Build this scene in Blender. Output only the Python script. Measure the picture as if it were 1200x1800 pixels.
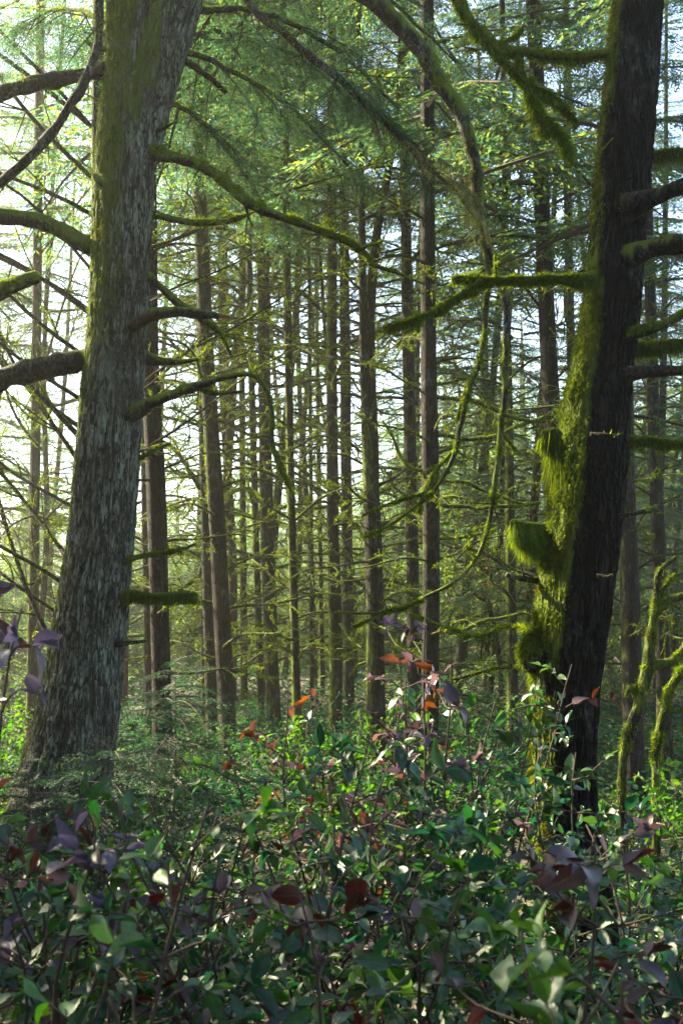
import bpy, math
import numpy as np
from mathutils import Vector
# ------------------------------------------------------------ camera, sky, sun, exposure
SC = bpy.context.scene
for o in list(bpy.data.objects): bpy.data.objects.remove(o)
COL = SC.collection
CAMZ, F, HOR = 1.7, 2000.0, 1080.0          # eye height, focal length in photo pixels, horizon row
PITCH = math.atan((HOR - 900) / F)
cam = bpy.data.objects.new('camera', bpy.data.cameras.new('camera')); COL.objects.link(cam)
cam.location = (0, 0, CAMZ); cam.rotation_euler = (math.pi / 2 + PITCH, 0, 0)
cam.data.sensor_fit = 'VERTICAL'; cam.data.sensor_height = 36; cam.data.lens = 36 * F / 1800
cam.data.clip_start = 0.05; cam.data.clip_end = 600
cam.data.dof.use_dof = True; cam.data.dof.focus_distance = 9.0; cam.data.dof.aperture_fstop = 7.0
SC.camera = cam
SUN_AZ, SUN_EL = math.radians(-60), math.radians(33)      # azimuth from +Y towards +X
W = bpy.data.worlds.new('World'); SC.world = W; W.use_nodes = True
nt = W.node_tree; bgn = nt.nodes['Background']
sky = nt.nodes.new('ShaderNodeTexSky'); sky.sky_type = 'NISHITA'; sky.sun_disc = False
sky.sun_elevation = SUN_EL; sky.sun_rotation = SUN_AZ; sky.air_density = 1.0; sky.dust_density = 2.0; sky.ozone_density = 1.0
nt.links.new(sky.outputs[0], bgn.inputs[0]); bgn.inputs[1].default_value = 0.085
sun = bpy.data.objects.new('sun', bpy.data.lights.new('sun', 'SUN')); COL.objects.link(sun)
sun.data.energy = 5.0; sun.data.angle = math.radians(0.6); sun.data.color = (1.0, 0.88, 0.60)
sd = Vector((math.sin(SUN_AZ) * math.cos(SUN_EL), math.cos(SUN_AZ) * math.cos(SUN_EL), math.sin(SUN_EL)))
sun.rotation_euler = sd.to_track_quat('Z', 'Y').to_euler(); sun.location = (0, 0, 40)
vs = SC.view_settings; vs.view_transform = 'Standard'; vs.look = 'None'; vs.exposure = 3.1; vs.gamma = 1
cy = SC.cycles; cy.use_denoising = True; cy.max_bounces = 5; cy.diffuse_bounces = 3; cy.glossy_bounces = 2
cy.transmission_bounces = 3; cy.volume_bounces = 1; cy.transparent_max_bounces = 4; cy.caustics_reflective = False; cy.caustics_refractive = False
cy.sample_clamp_indirect = 4

# ------------------------------------------------------------ maths helpers
rng = np.random.default_rng(11)
def at(px, py, D):
    u, v = (px - 600) / F, (900 - py) / F
    y = math.cos(PITCH) - v * math.sin(PITCH); z = math.sin(PITCH) + v * math.cos(PITCH)
    k = D / y
    return np.array([u * k, D, CAMZ + z * k])
def sm(a, b, x):
    t = np.clip((x - a) / (b - a), 0, 1); return t * t * (3 - 2 * t)
def _h(i, j, k, s):
    n = (i * 374761393 + j * 668265263 + k * 2147483647 + s * 974634777) & 0xffffffff
    n = ((n ^ (n >> 13)) * 1274126177) & 0xffffffff
    n = (n ^ (n >> 16)) & 0xffffffff
    return n / 2147483647.5 - 1
def vn(p, s=0):
    p = np.asarray(p, float); f = np.floor(p); i = f.astype(np.int64); t = p - f; t = t * t * (3 - 2 * t)
    r = 0
    for a in (0, 1):
        for b in (0, 1):
            for c in (0, 1):
                w = (t[..., 0] if a else 1 - t[..., 0]) * (t[..., 1] if b else 1 - t[..., 1]) * (t[..., 2] if c else 1 - t[..., 2])
                r = r + w * _h(i[..., 0] + a, i[..., 1] + b, i[..., 2] + c, s)
    return r
def nrm(v): return v / np.maximum(np.linalg.norm(v, axis=-1, keepdims=True), 1e-9)
def ground(x, y):
    x = np.asarray(x, float); y = np.asarray(y, float)
    g = -0.5 * sm(2, 8, y) + 0.5 * sm(22, 33, y) + 3.2 * sm(39, 48, y) * sm(-1, 5, x) + 2.2 * sm(50, 75, y)
    g = g - 0.9 * sm(-3, -9, x) * sm(8, 16, y)
    q = np.stack([x * .35, y * .35, x * 0], -1); q2 = np.stack([x * 1.7, y * 1.7, x * 0], -1)
    rd = sm(32, 34, y) * sm(40, 38, y)
    return g + (vn(q, 3) * 0.12 + vn(q2, 4) * 0.035) * (1 - rd * .9)
def cat(P, n):
    P = np.asarray(P, float); m = len(P)
    if m == 2: return P[0] + np.linspace(0, 1, n)[:, None] * (P[1] - P[0])
    t = np.linspace(0, m - 1 - 1e-6, n); i = t.astype(int); u = (t - i)[:, None]
    g = lambda k: P[np.clip(k, 0, m - 1)]
    a, b, c, d = g(i - 1), g(i), g(i + 1), g(i + 2)
    return .5 * (2 * b + (c - a) * u + (2 * a - 5 * b + 4 * c - d) * u ** 2 + (3 * b - a - 3 * c + d) * u ** 3)
def frames(P):
    T = nrm(np.gradient(P, axis=0)); n = len(P)
    N = np.zeros_like(P); a = np.array([1., 0, 0]) if abs(T[0][0]) < .8 else np.array([0, 1., 0])
    N[0] = nrm(a - T[0] * (a @ T[0]))
    for i in range(1, n):
        v = N[i - 1] - T[i] * (N[i - 1] @ T[i]); N[i] = nrm(v)
    return T, N, np.cross(T, N)

# ------------------------------------------------------------ mesh builder
class MB:
    def __init__(s): s.V = []; s.C = []; s.UV = []; s.L = []; s.n = []; s.m = []; s.sm = []; s.k = 0
    def add(s, V, Fc, mat=0, col=None, uv=None, smooth=True):
        V = np.asarray(V, np.float32); Fc = np.asarray(Fc, np.int64)
        if len(V) == 0 or len(Fc) == 0: return
        if col is None: col = (1, 1, 1, 0)
        col = np.asarray(col, np.float32)
        if col.ndim == 1: col = np.tile(col, (len(V), 1))
        if col.shape[1] == 3: col = np.hstack([col, np.zeros((len(V), 1), np.float32)])
        s.V.append(V); s.C.append(col); s.UV.append(np.zeros((len(V), 2), np.float32) if uv is None else np.asarray(uv, np.float32))
        s.L.append((Fc + s.k).ravel()); s.n.append(np.full(len(Fc), Fc.shape[1])); s.m.append(np.full(len(Fc), mat)); s.sm.append(np.full(len(Fc), smooth))
        s.k += len(V)
    def mesh(s, name, mats, off=(0, 0, 0)):
        me = bpy.data.meshes.new(name)
        V = np.concatenate(s.V) - np.asarray(off, np.float32); L = np.concatenate(s.L); n = np.concatenate(s.n)
        me.vertices.add(len(V)); me.vertices.foreach_set('co', V.ravel())
        me.loops.add(len(L)); me.loops.foreach_set('vertex_index', L.astype(np.int32))
        me.polygons.add(len(n)); me.polygons.foreach_set('loop_start', np.concatenate([[0], np.cumsum(n)[:-1]]).astype(np.int32))
        for m in mats: me.materials.append(m)
        me.update(calc_edges=True)
        me.polygons.foreach_set('material_index', np.concatenate(s.m).astype(np.int32))
        me.polygons.foreach_set('use_smooth', np.concatenate(s.sm))
        a = me.attributes.new('tint', 'FLOAT_COLOR', 'POINT'); a.data.foreach_set('color', np.concatenate(s.C).ravel())
        UV = np.concatenate(s.UV)
        if UV.any():
            a = me.attributes.new('luv', 'FLOAT_VECTOR', 'POINT'); a.data.foreach_set('vector', np.hstack([UV, UV[:, :1] * 0]).ravel())
        me.update(); return me
    def build(s, name, mats, parent=None, off=(0, 0, 0)):
        return link(name, s.mesh(name, mats, off), parent)
def link(name, me, parent=None, loc=None):
    o = bpy.data.objects.new(name, me); COL.objects.link(o)
    if parent is not None: o.parent = parent
    if loc is not None: o.location = loc
    return o
def tag(o, label=None, cat_=None, group=None, kind=None):
    if label: o['label'] = label
    if cat_: o['category'] = cat_
    if group: o['group'] = group
    if kind: o['kind'] = kind
    return o
def thing(name, loc, label, cat_, group=None):
    o = bpy.data.objects.new(name, None); COL.objects.link(o); o.location = [float(q) for q in loc]; o.empty_display_size = .2
    return tag(o, label, cat_, group)

def tube(P, R, seg=10, disp=None, close=True):
    """rings round the path P; disp(T,theta,arc,R) -> radial factor per ring vertex"""
    P = np.asarray(P, float); R = np.asarray(R, float)
    if close:
        T0 = nrm(P[1] - P[0]); T1 = nrm(P[-1] - P[-2])
        P = np.vstack([P[:1] - T0 * R[0] * .15, P, P[-1:] + T1 * R[-1] * .3]); R = np.concatenate([[R[0] * .02], R, [R[-1] * .02]])
    n = len(P); T, N, B = frames(P)
    th = np.linspace(0, 2 * math.pi, seg, endpoint=False)
    D = N[:, None] * np.cos(th)[None, :, None] + B[:, None] * np.sin(th)[None, :, None]
    arc = np.concatenate([[0], np.cumsum(np.linalg.norm(np.diff(P, axis=0), axis=1))])
    r = np.repeat(R[:, None], seg, 1)
    if disp is not None: r = disp(th[None, :] + 0 * r, arc[:, None] + 0 * r, r, D)
    V = P[:, None] + D * r[..., None]
    i = np.arange(n - 1)[:, None] * seg; j = np.arange(seg)[None]; j2 = (j + 1) % seg
    Fc = np.stack([i + j, i + j2, i + seg + j2, i + seg + j], -1).reshape(-1, 4)
    return V.reshape(-1, 3), Fc, D.reshape(-1, 3)
def blades(pos, d, ln, wd, col, side=None):
    """thin triangles"""
    n = len(pos); s = nrm(np.cross(d, rng.normal(size=(n, 3))))
    ln = np.broadcast_to(ln, n)[:, None]; wd = np.broadcast_to(wd, n)[:, None]
    V = np.stack([pos - s * wd * .5, pos + s * wd * .5, pos + d * ln], 1).reshape(-1, 3)
    return V, np.arange(n * 3).reshape(-1, 3), np.repeat(col, 3, 0)
MOSSC = np.array([[.075, .13, .012], [.115, .165, .016], [.045, .09, .012], [.15, .185, .03]])
def mosscol(n, br=1.0):
    c = MOSSC[rng.integers(0, len(MOSSC), n)] * rng.uniform(.5, 1.15, (n, 1)) * br * .9
    return c
def moss_on(mb, P, R, n, top=.6, hang=.6, ln=.03, wd=.006, mat=0, clump=3.0, br=1.0, seed=0, thr=-.2):
    """fuzz of moss blades growing on a branch, thicker above, in clumps"""
    P = np.asarray(P); R = np.asarray(R); m = len(P); T, N, B = frames(P)
    t = rng.uniform(0, m - 1.001, n); i = t.astype(int); u = (t - i)[:, None]
    c = P[i] * (1 - u) + P[i + 1] * u; r = (R[i] * (1 - u[:, 0]) + R[i + 1] * u[:, 0])[:, None]
    th = rng.uniform(0, 2 * math.pi, n)[:, None]; D = N[i] * np.cos(th) + B[i] * np.sin(th)
    up = D[:, 2]
    keep = (rng.uniform(-1, 1, n) * (1 - top) + up * top > -.35) & (vn(c * clump, seed + 5) + .25 * rng.normal(size=n) > thr)
    c, r, D = c[keep], r[keep], D[keep]; k = len(c)
    if k == 0: return
    d = nrm(D * .8 + np.array([0, 0, -hang]) + rng.normal(size=(k, 3)) * .35)
    cl = .25 + 1.35 * np.clip(vn(c * clump * 2.2, seed + 9) + .35, 0, 1.5) ** 1.3
    V, Fc, C = blades(c + D * r * .9, d, ln * rng.uniform(.2, 1.4, k) * cl, wd * rng.uniform(.6, 1.3, k), mosscol(k, br))
    mb.add(V, Fc, mat, C, smooth=False)

# ------------------------------------------------------------ materials
def mat_new(name):
    m = bpy.data.materials.new(name); m.use_nodes = True; t = m.node_tree
    for n in list(t.nodes): t.nodes.remove(n)
    out = t.nodes.new('ShaderNodeOutputMaterial'); return m, t, out
def N_(t, typ, **kw):
    n = t.nodes.new(typ)
    for k, v in kw.items():
        if k.startswith('i_'): n.inputs[int(k[2:])].default_value = v
        else: setattr(n, k, v)
    return n
def leafmat(name, rough=.5, spec=.4, trans=.45, veins=False, mult=1.0):
    m, t, out = mat_new(name); L = t.links.new
    a = N_(t, 'ShaderNodeAttribute', attribute_name='tint')
    p = N_(t, 'ShaderNodeBsdfPrincipled'); p.inputs['Roughness'].default_value = rough; p.inputs['Specular IOR Level'].default_value = spec
    tr = N_(t, 'ShaderNodeBsdfTranslucent'); mx = N_(t, 'ShaderNodeMixShader', i_0=trans)
    hs = N_(t, 'ShaderNodeHueSaturation'); hs.inputs['Saturation'].default_value = 1.15; hs.inputs['Value'].default_value = 1.9; hs.inputs['Hue'].default_value = .485
    L(a.outputs['Color'], hs.inputs['Color']); L(hs.outputs[0], tr.inputs['Color'])
    if veins:
        uv = N_(t, 'ShaderNodeAttribute', attribute_name='luv'); sp = N_(t, 'ShaderNodeSeparateXYZ'); L(uv.outputs['Vector'], sp.inputs[0])
        ab = N_(t, 'ShaderNodeMath', operation='ABSOLUTE'); L(sp.outputs[1], ab.inputs[0])
        m1 = N_(t, 'ShaderNodeMath', operation='MULTIPLY_ADD', i_1=-.55); L(ab.outputs[0], m1.inputs[0]); L(sp.outputs[0], m1.inputs[2])
        m2 = N_(t, 'ShaderNodeMath', operation='MULTIPLY', i_1=58.); L(m1.outputs[0], m2.inputs[0])
        sn = N_(t, 'ShaderNodeMath', operation='SINE'); L(m2.outputs[0], sn.inputs[0])
        rib = N_(t, 'ShaderNodeMath', operation='LESS_THAN', i_1=.05); L(ab.outputs[0], rib.inputs[0])
        mixf = N_(t, 'ShaderNodeMath', operation='MULTIPLY_ADD', i_1=-3.0); L(rib.outputs[0], mixf.inputs[0]); L(sn.outputs[0], mixf.inputs[2])
        bp = N_(t, 'ShaderNodeBump'); bp.inputs['Strength'].default_value = .3; bp.inputs['Distance'].default_value = .001
        L(mixf.outputs[0], bp.inputs['Height']); L(bp.outputs[0], p.inputs['Normal'])
        tc = N_(t, 'ShaderNodeTexCoord'); nz = N_(t, 'ShaderNodeTexNoise'); nz.inputs['Scale'].default_value = 60; L(tc.outputs['Object'], nz.inputs['Vector'])
        mm = N_(t, 'ShaderNodeMapRange'); mm.inputs[1].default_value = .3; mm.inputs[2].default_value = .75; mm.inputs[3].default_value = .45; mm.inputs[4].default_value = 1.35
        L(nz.outputs[0], mm.inputs[0])
        mu = N_(t, 'ShaderNodeMixRGB', blend_type='MULTIPLY', i_0=1.); L(a.outputs['Color'], mu.inputs[1]); L(mm.outputs[0], mu.inputs[2])
        rb = N_(t, 'ShaderNodeMixRGB', blend_type='MIX'); rb.inputs[2].default_value = (.16, .2, .07, 1)
        rf = N_(t, 'ShaderNodeMath', operation='MULTIPLY', i_1=.45); L(rib.outputs[0], rf.inputs[0]); L(rf.outputs[0], rb.inputs[0]); sm_ = N_(t, 'ShaderNodeMapRange'); sm_.inputs[1].default_value = .62; sm_.inputs[2].default_value = .70; n3 = N_(t, 'ShaderNodeTexNoise'); n3.inputs['Scale'].default_value = 34; n3.inputs['Detail'].default_value = 3; L(tc.outputs['Object'], n3.inputs['Vector']); L(n3.outputs[0], sm_.inputs[0])
        sf = N_(t, 'ShaderNodeMath', operation='MULTIPLY', i_1=.7); L(sm_.outputs[0], sf.inputs[0]); br_ = N_(t, 'ShaderNodeMixRGB'); br_.inputs[2].default_value = (.07, .035, .012, 1); L(sf.outputs[0], br_.inputs[0]); L(mu.outputs[0], br_.inputs[1]); L(br_.outputs[0], rb.inputs[1])
        L(rb.outputs[0], p.inputs['Base Color'])
    else:
        L(a.outputs['Color'], p.inputs['Base Color'])
    L(p.outputs[0], mx.inputs[1]); L(tr.outputs[0], mx.inputs[2]); L(mx.outputs[0], out.inputs[0]); return m
def barkmat(name, c_hi, c_lo, c_lich, scale=14., squash=.18, bump=.02, lich=.35, plates=True):
    """furrowed bark; tint alpha = moss cover"""
    m, t, out = mat_new(name); L = t.links.new
    tc = N_(t, 'ShaderNodeTexCoord'); mp = N_(t, 'ShaderNodeMapping'); mp.inputs['Scale'].default_value = (1, 1, squash); L(tc.outputs['Object'], mp.inputs[0])
    nz0 = N_(t, 'ShaderNodeTexNoise'); nz0.inputs['Scale'].default_value = scale * .8; nz0.inputs['Detail'].default_value = 3; L(mp.outputs[0], nz0.inputs['Vector'])
    ad = N_(t, 'ShaderNodeMixRGB', blend_type='ADD', i_0=.09); L(mp.outputs[0], ad.inputs[1]); L(nz0.outputs['Color'], ad.inputs[2])
    vo = N_(t, 'ShaderNodeTexVoronoi', feature='DISTANCE_TO_EDGE'); vo.inputs['Scale'].default_value = scale; L(ad.outputs[0], vo.inputs['Vector'])
    r0 = N_(t, 'ShaderNodeMapRange'); r0.inputs[1].default_value = .0; r0.inputs[2].default_value = .16; r0.inputs[3].default_value = .35; L(vo.outputs['Distance'], r0.inputs[0])
    mpc = N_(t, 'ShaderNodeMapping'); mpc.inputs['Scale'].default_value = (1, 1, squash * .55); L(tc.outputs['Object'], mpc.inputs[0])
    nc = N_(t, 'ShaderNodeTexNoise'); nc.inputs['Scale'].default_value = scale * .75; nc.inputs['Detail'].default_value = 3; nc.inputs['Roughness'].default_value = .6; nc.inputs['Distortion'].default_value = .35; L(mpc.outputs[0], nc.inputs['Vector'])
    sb = N_(t, 'ShaderNodeMath', operation='SUBTRACT', i_1=.5); L(nc.outputs[0], sb.inputs[0]); ab_ = N_(t, 'ShaderNodeMath', operation='ABSOLUTE'); L(sb.outputs[0], ab_.inputs[0])
    rc = N_(t, 'ShaderNodeMapRange'); rc.inputs[1].default_value = .012; rc.inputs[2].default_value = .055; L(ab_.outputs[0], rc.inputs[0])
    r1 = N_(t, 'ShaderNodeMath', operation='MULTIPLY'); L(r0.outputs[0], r1.inputs[0]); L(rc.outputs[0], r1.inputs[1])
    nz = N_(t, 'ShaderNodeTexNoise'); nz.inputs['Scale'].default_value = scale * 3; nz.inputs['Detail'].default_value = 6; nz.inputs['Roughness'].default_value = .7
    mp2 = N_(t, 'ShaderNodeMapping'); mp2.inputs['Scale'].default_value = (1, 1, .4); L(tc.outputs['Object'], mp2.inputs[0]); L(mp2.outputs[0], nz.inputs['Vector'])
    hgt = N_(t, 'ShaderNodeMath', operation='MULTIPLY_ADD', i_1=.55); L(nz.outputs[0], hgt.inputs[0]); L(r1.outputs[0], hgt.inputs[2])
    cr = N_(t, 'ShaderNodeMapRange'); cr.inputs[1].default_value = .42; cr.inputs[2].default_value = 1.3; L(hgt.outputs[0], cr.inputs[0])
    c1 = N_(t, 'ShaderNodeMixRGB'); c1.inputs[1].default_value = (*c_lo, 1); c1.inputs[2].default_value = (*c_hi, 1); L(cr.outputs[0], c1.inputs[0])
    nl = N_(t, 'ShaderNodeTexNoise'); nl.inputs['Scale'].default_value = 3.2; nl.inputs['Detail'].default_value = 7; nl.inputs['Roughness'].default_value = .72; L(tc.outputs['Object'], nl.inputs['Vector'])
    lm = N_(t, 'ShaderNodeMapRange'); lm.inputs[1].default_value = .62 - lich * .35; lm.inputs[2].default_value = .74 - lich * .2; L(nl.outputs[0], lm.inputs[0])
    lmul = N_(t, 'ShaderNodeMath', operation='MULTIPLY'); L(lm.outputs[0], lmul.inputs[0]); L(r1.outputs[0], lmul.inputs[1])
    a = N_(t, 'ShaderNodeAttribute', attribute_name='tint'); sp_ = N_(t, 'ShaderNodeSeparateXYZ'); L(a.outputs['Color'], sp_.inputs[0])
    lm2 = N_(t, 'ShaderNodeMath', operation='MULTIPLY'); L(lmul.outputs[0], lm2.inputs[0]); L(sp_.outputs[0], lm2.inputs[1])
    cin = N_(t, 'ShaderNodeMixRGB'); cin.inputs[1].default_value = (c_lo[0] * 1.6, c_lo[1] * 1.5, c_lo[2] * 1.4, 1); L(sp_.outputs[0], cin.inputs[0]); L(c1.outputs[0], cin.inputs[2]); c1 = cin  # inner-bark brown, with furrow shade put into the colour by plate height
    c2 = N_(t, 'ShaderNodeMixRGB'); c2.inputs[2].default_value = (*c_lich, 1); L(lm2.outputs[0], c2.inputs[0]); L(c1.outputs[0], c2.inputs[1])
    nm = N_(t, 'ShaderNodeTexNoise'); nm.inputs['Scale'].default_value = 18; nm.inputs['Detail'].default_value = 5; nm.inputs['Roughness'].default_value = .7
    mp3 = N_(t, 'ShaderNodeMapping'); mp3.inputs['Scale'].default_value = (1, 1, .35); L(tc.outputs['Object'], mp3.inputs[0]); L(mp3.outputs[0], nm.inputs['Vector'])
    ms = N_(t, 'ShaderNodeMath', operation='MULTIPLY_ADD', i_1=1.6, i_2=-.8); L(nm.outputs[0], ms.inputs[0])
    ms2 = N_(t, 'ShaderNodeMath', operation='ADD'); L(ms.outputs[0], ms2.inputs[0]); L(a.outputs['Alpha'], ms2.inputs[1])
    ms3 = N_(t, 'ShaderNodeMapRange'); ms3.inputs[1].default_value = .35; ms3.inputs[2].default_value = .7; L(ms2.outputs[0], ms3.inputs[0])
    mc = N_(t, 'ShaderNodeMixRGB'); mc.inputs[1].default_value = (.028, .045, .008, 1); mc.inputs[2].default_value = (.12, .15, .018, 1); L(nm.outputs[0], mc.inputs[0])
    c3 = N_(t, 'ShaderNodeMixRGB'); L(ms3.outputs[0], c3.inputs[0]); L(c2.outputs[0], c3.inputs[1]); L(mc.outputs[0], c3.inputs[2])
    p = N_(t, 'ShaderNodeBsdfPrincipled'); p.inputs['Roughness'].default_value = .85; p.inputs['Specular IOR Level'].default_value = .1
    L(c3.outputs[0], p.inputs['Base Color'])
    bp = N_(t, 'ShaderNodeBump'); bp.inputs['Strength'].default_value = 1.; bp.inputs['Distance'].default_value = bump; L(hgt.outputs[0], bp.inputs['Height']); L(bp.outputs[0], p.inputs['Normal'])
    L(p.outputs[0], out.inputs[0]); return m
M_NEEDLE = leafmat('needle', .55, .2, .58)
M_LEAF = leafmat('leaf', .38, .55, .30, veins=True)
M_SMALL = leafmat('small_leaf', .65, .12, .4)
M_MOSS = leafmat('moss', .9, .1, .5)
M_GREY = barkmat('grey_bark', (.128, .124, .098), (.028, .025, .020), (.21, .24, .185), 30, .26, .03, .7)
M_DARK = barkmat('dark_bark', (.017, .013, .011), (.003, .0025, .0025), (.10, .115, .11), 20, .26, .035, .22)
M_MID = barkmat('brown_bark', (.027, .019, .016), (.006, .005, .004), (.085, .085, .075), 34, .3, .012, .25)
M_BRANCH = barkmat('branch_bark', (.038, .029, .024), (.010, .007, .006), (.2, .21, .18), 40, .6, .004, .2)
M_TWIG = leafmat('twig_bark', .8, .2, 0.0)

# ------------------------------------------------------------ ground, road
gx = np.concatenate([np.linspace(-140, -30, 20)[:-1], np.linspace(-30, -9, 60)[:-1], np.linspace(-9, 14, 190)[:-1], np.linspace(14, 140, 60)])
gy = np.concatenate([np.linspace(-60, -4, 20)[:-1], np.linspace(-4, 26, 220)[:-1], np.linspace(26, 90, 120)[:-1], np.linspace(90, 260, 20)])
X, Y = np.meshgrid(gx, gy); Z = ground(X, Y); nx, ny = len(gx), len(gy)
i = np.arange(ny - 1)[:, None] * nx; j = np.arange(nx - 1)[None]
mb = MB(); mb.add(np.stack([X, Y, Z], -1).reshape(-1, 3), np.stack([i + j, i + j + 1, i + nx + j + 1, i + nx + j], -1).reshape(-1, 4))
m, t, out = mat_new('forest_floor'); L = t.links.new
tc = N_(t, 'ShaderNodeTexCoord'); n1 = N_(t, 'ShaderNodeTexNoise'); n1.inputs['Scale'].default_value = .9; n1.inputs['Detail'].default_value = 10; n1.inputs['Roughness'].default_value = .75; L(tc.outputs['Object'], n1.inputs[0])
rp = N_(t, 'ShaderNodeValToRGB'); L(n1.outputs[0], rp.inputs[0]); e = rp.color_ramp.elements
e[0].position = .3; e[0].color = (.018, .014, .009, 1); e[1].position = .7; e[1].color = (.022, .04, .010, 1)
q = e.new(.45); q.color = (.04, .028, .017, 1); q = e.new(.56); q.color = (.06, .05, .025, 1)
p = N_(t, 'ShaderNodeBsdfPrincipled'); p.inputs['Roughness'].default_value = .9; L(rp.outputs[0], p.inputs['Base Color'])
n2 = N_(t, 'ShaderNodeTexNoise'); n2.inputs['Scale'].default_value = 25; n2.inputs['Detail'].default_value = 6; L(tc.outputs['Object'], n2.inputs[0])
bp = N_(t, 'ShaderNodeBump'); bp.inputs['Strength'].default_value = .9; bp.inputs['Distance'].default_value = .03; L(n2.outputs[0], bp.inputs['Height']); L(bp.outputs[0], p.inputs['Normal']); L(p.outputs[0], out.inputs[0])
tag(mb.build('ground', [m]), kind='structure')
rx = np.linspace(2.2, 60, 140); ry = np.linspace(34.2, 37.8, 14); X, Y = np.meshgrid(rx, ry); Y = Y + np.sin(X * .12) * .5 + (rng.random(X.shape) - .5) * .05
Z = ground(X, Y) + .035; nx, ny = len(rx), len(ry); i = np.arange(ny - 1)[:, None] * nx; j = np.arange(nx - 1)[None]
mb = MB(); mb.add(np.stack([X, Y, Z], -1).reshape(-1, 3), np.stack([i + j, i + j + 1, i + nx + j + 1, i + nx + j], -1).reshape(-1, 4))
m, t, out = mat_new('gravel_track'); L = t.links.new
tc = N_(t, 'ShaderNodeTexCoord'); n1 = N_(t, 'ShaderNodeTexNoise'); n1.inputs['Scale'].default_value = 2; n1.inputs['Detail'].default_value = 9; L(tc.outputs['Object'], n1.inputs[0])
rp = N_(t, 'ShaderNodeValToRGB'); L(n1.outputs[0], rp.inputs[0]); e = rp.color_ramp.elements; e[0].position = .35; e[0].color = (.13, .12, .12, 1); e[1].position = .7; e[1].color = (.26, .23, .21, 1)
p = N_(t, 'ShaderNodeBsdfPrincipled'); p.inputs['Roughness'].default_value = .9; L(rp.outputs[0], p.inputs['Base Color']); L(p.outputs[0], out.inputs[0])
tag(mb.build('road', [m]), kind='structure')

# ------------------------------------------------------------ conifer foliage
NEED = np.array([[.036, .072, .028], [.028, .060, .032], [.052, .086, .026], [.030, .064, .036], [.080, .105, .025]])
def bough(L, lat=.07, tws=.045, twl=.09, tww=.02, droop=.25, rise=.1, wide=.42, hue=None):
    nl = max(4, int(L / lat)); t = np.repeat(np.linspace(.08, .99, nl), 2); sd_ = np.tile([1., -1.], nl); t = np.clip(t + rng.normal(size=len(t)) * .012, .03, 1)
    wig = rng.normal() * .08 * L
    def axis(t): return np.stack([L * t, wig * np.sin(t * 3), L * (rise * t - droop * t * t)], -1)
    base = axis(t); ln = L * wide * (1 - t) ** .75 * (.25 + .75 * sm(0, .25, t)) * rng.uniform(.55, 1.15, len(t)) + .05
    tang = nrm(np.stack([np.ones_like(t), t * 0, rise - 2 * droop * t], -1))
    ang = np.radians(rng.uniform(42, 68, len(t)))[:, None]; side = np.stack([t * 0, sd_, t * 0], -1)
    ld = nrm(tang * np.cos(ang) + side * np.sin(ang) + np.stack([t * 0, t * 0, rng.normal(size=len(t)) * .12], -1))
    k = np.maximum(1, (ln / tws).astype(int)); idx = np.repeat(np.arange(len(t)), k)
    s = np.concatenate([np.linspace(.1, 1, q) for q in k]); l = ln[idx] * s
    pos = base[idx] + ld[idx] * l[:, None] + np.stack([0 * l, 0 * l, -.28 * l * s], -1)
    pos = np.repeat(pos, 2, 0); s2 = np.tile([1., -1.], len(l)); d0 = np.repeat(ld[idx], 2, 0); sss = np.repeat(s, 2)
    pn = nrm(np.cross(d0, np.array([0, 0, 1.])))
    a2 = np.radians(rng.uniform(25, 60, len(s2)))[:, None]
    d = nrm(d0 * np.cos(a2) + pn * s2[:, None] * np.sin(a2) + np.stack([0 * s2, 0 * s2, -.15 - .25 * rng.random(len(s2))], -1))
    n = len(pos); w = nrm(np.cross(d, np.array([0, 0, 1.]) + rng.normal(size=(n, 3)) * .55))
    tl = (twl * rng.uniform(.6, 1.25, n) * (1 - .35 * sss))[:, None]; tw = (tww * rng.uniform(.6, 1.2, n))[:, None]
    V = np.stack([pos, pos + d * tl * .45 + w * tw * .5, pos + d * tl, pos + d * tl * .45 - w * tw * .5], 1).reshape(-1, 3)
    c = NEED[rng.integers(0, len(NEED), n)] if hue is None else np.asarray(hue)[rng.integers(0, len(hue), n)]
    c = c * rng.uniform(.75, 1.25, (n, 1)) * (1 + .35 * sss[:, None])
    ax = axis(np.linspace(0, 1, 6))
    wk = []
    for q in range(0, len(t), 2 if len(t) > 30 else 1):
        wk.append((base[q], base[q] + ld[q] * ln[q] * .8))
    return V, np.arange(n * 4).reshape(-1, 4), np.repeat(c, 4, 0), ax, wk
def bough_wood(ax, L, wk, r0):
    V, Fc, _ = tube(ax, np.linspace(r0, r0 * .2, len(ax)), 4); Vs = [V]; Fs = [Fc]; k = len(V)
    if wk:
        A = np.array([w[0] for w in wk]); B = np.array([w[1] for w in wk]); n = len(A); d = nrm(B - A); s = nrm(np.cross(d, [0, 0, 1.])) * .004; z = np.cross(s, d)
        q = np.stack([A - s, A + s, A + z, B - s * .4 - [0, 0, .02], B + s * .4 - [0, 0, .02], B + z * .4 - [0, 0, .02]], 1).reshape(-1, 3)
        o = np.arange(n)[:, None] * 6; f = np.stack([o + [0, 1, 4, 3], o + [1, 2, 5, 4], o + [2, 0, 3, 5]], 1).reshape(-1, 4)
        Vs.append(q); Fs.append(f + k)
    return np.vstack(Vs), np.vstack(Fs)
def rotz(a): c, s = math.cos(a), math.sin(a); return np.array([[c, -s, 0], [s, c, 0], [0, 0, 1.]])
def roty(a): c, s = math.cos(a), math.sin(a); return np.array([[c, 0, s], [0, 1, 0], [-s, 0, c]])
def rotx(a): c, s = math.cos(a), math.sin(a); return np.array([[1, 0, 0], [0, c, -s], [0, s, c]])
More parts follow.
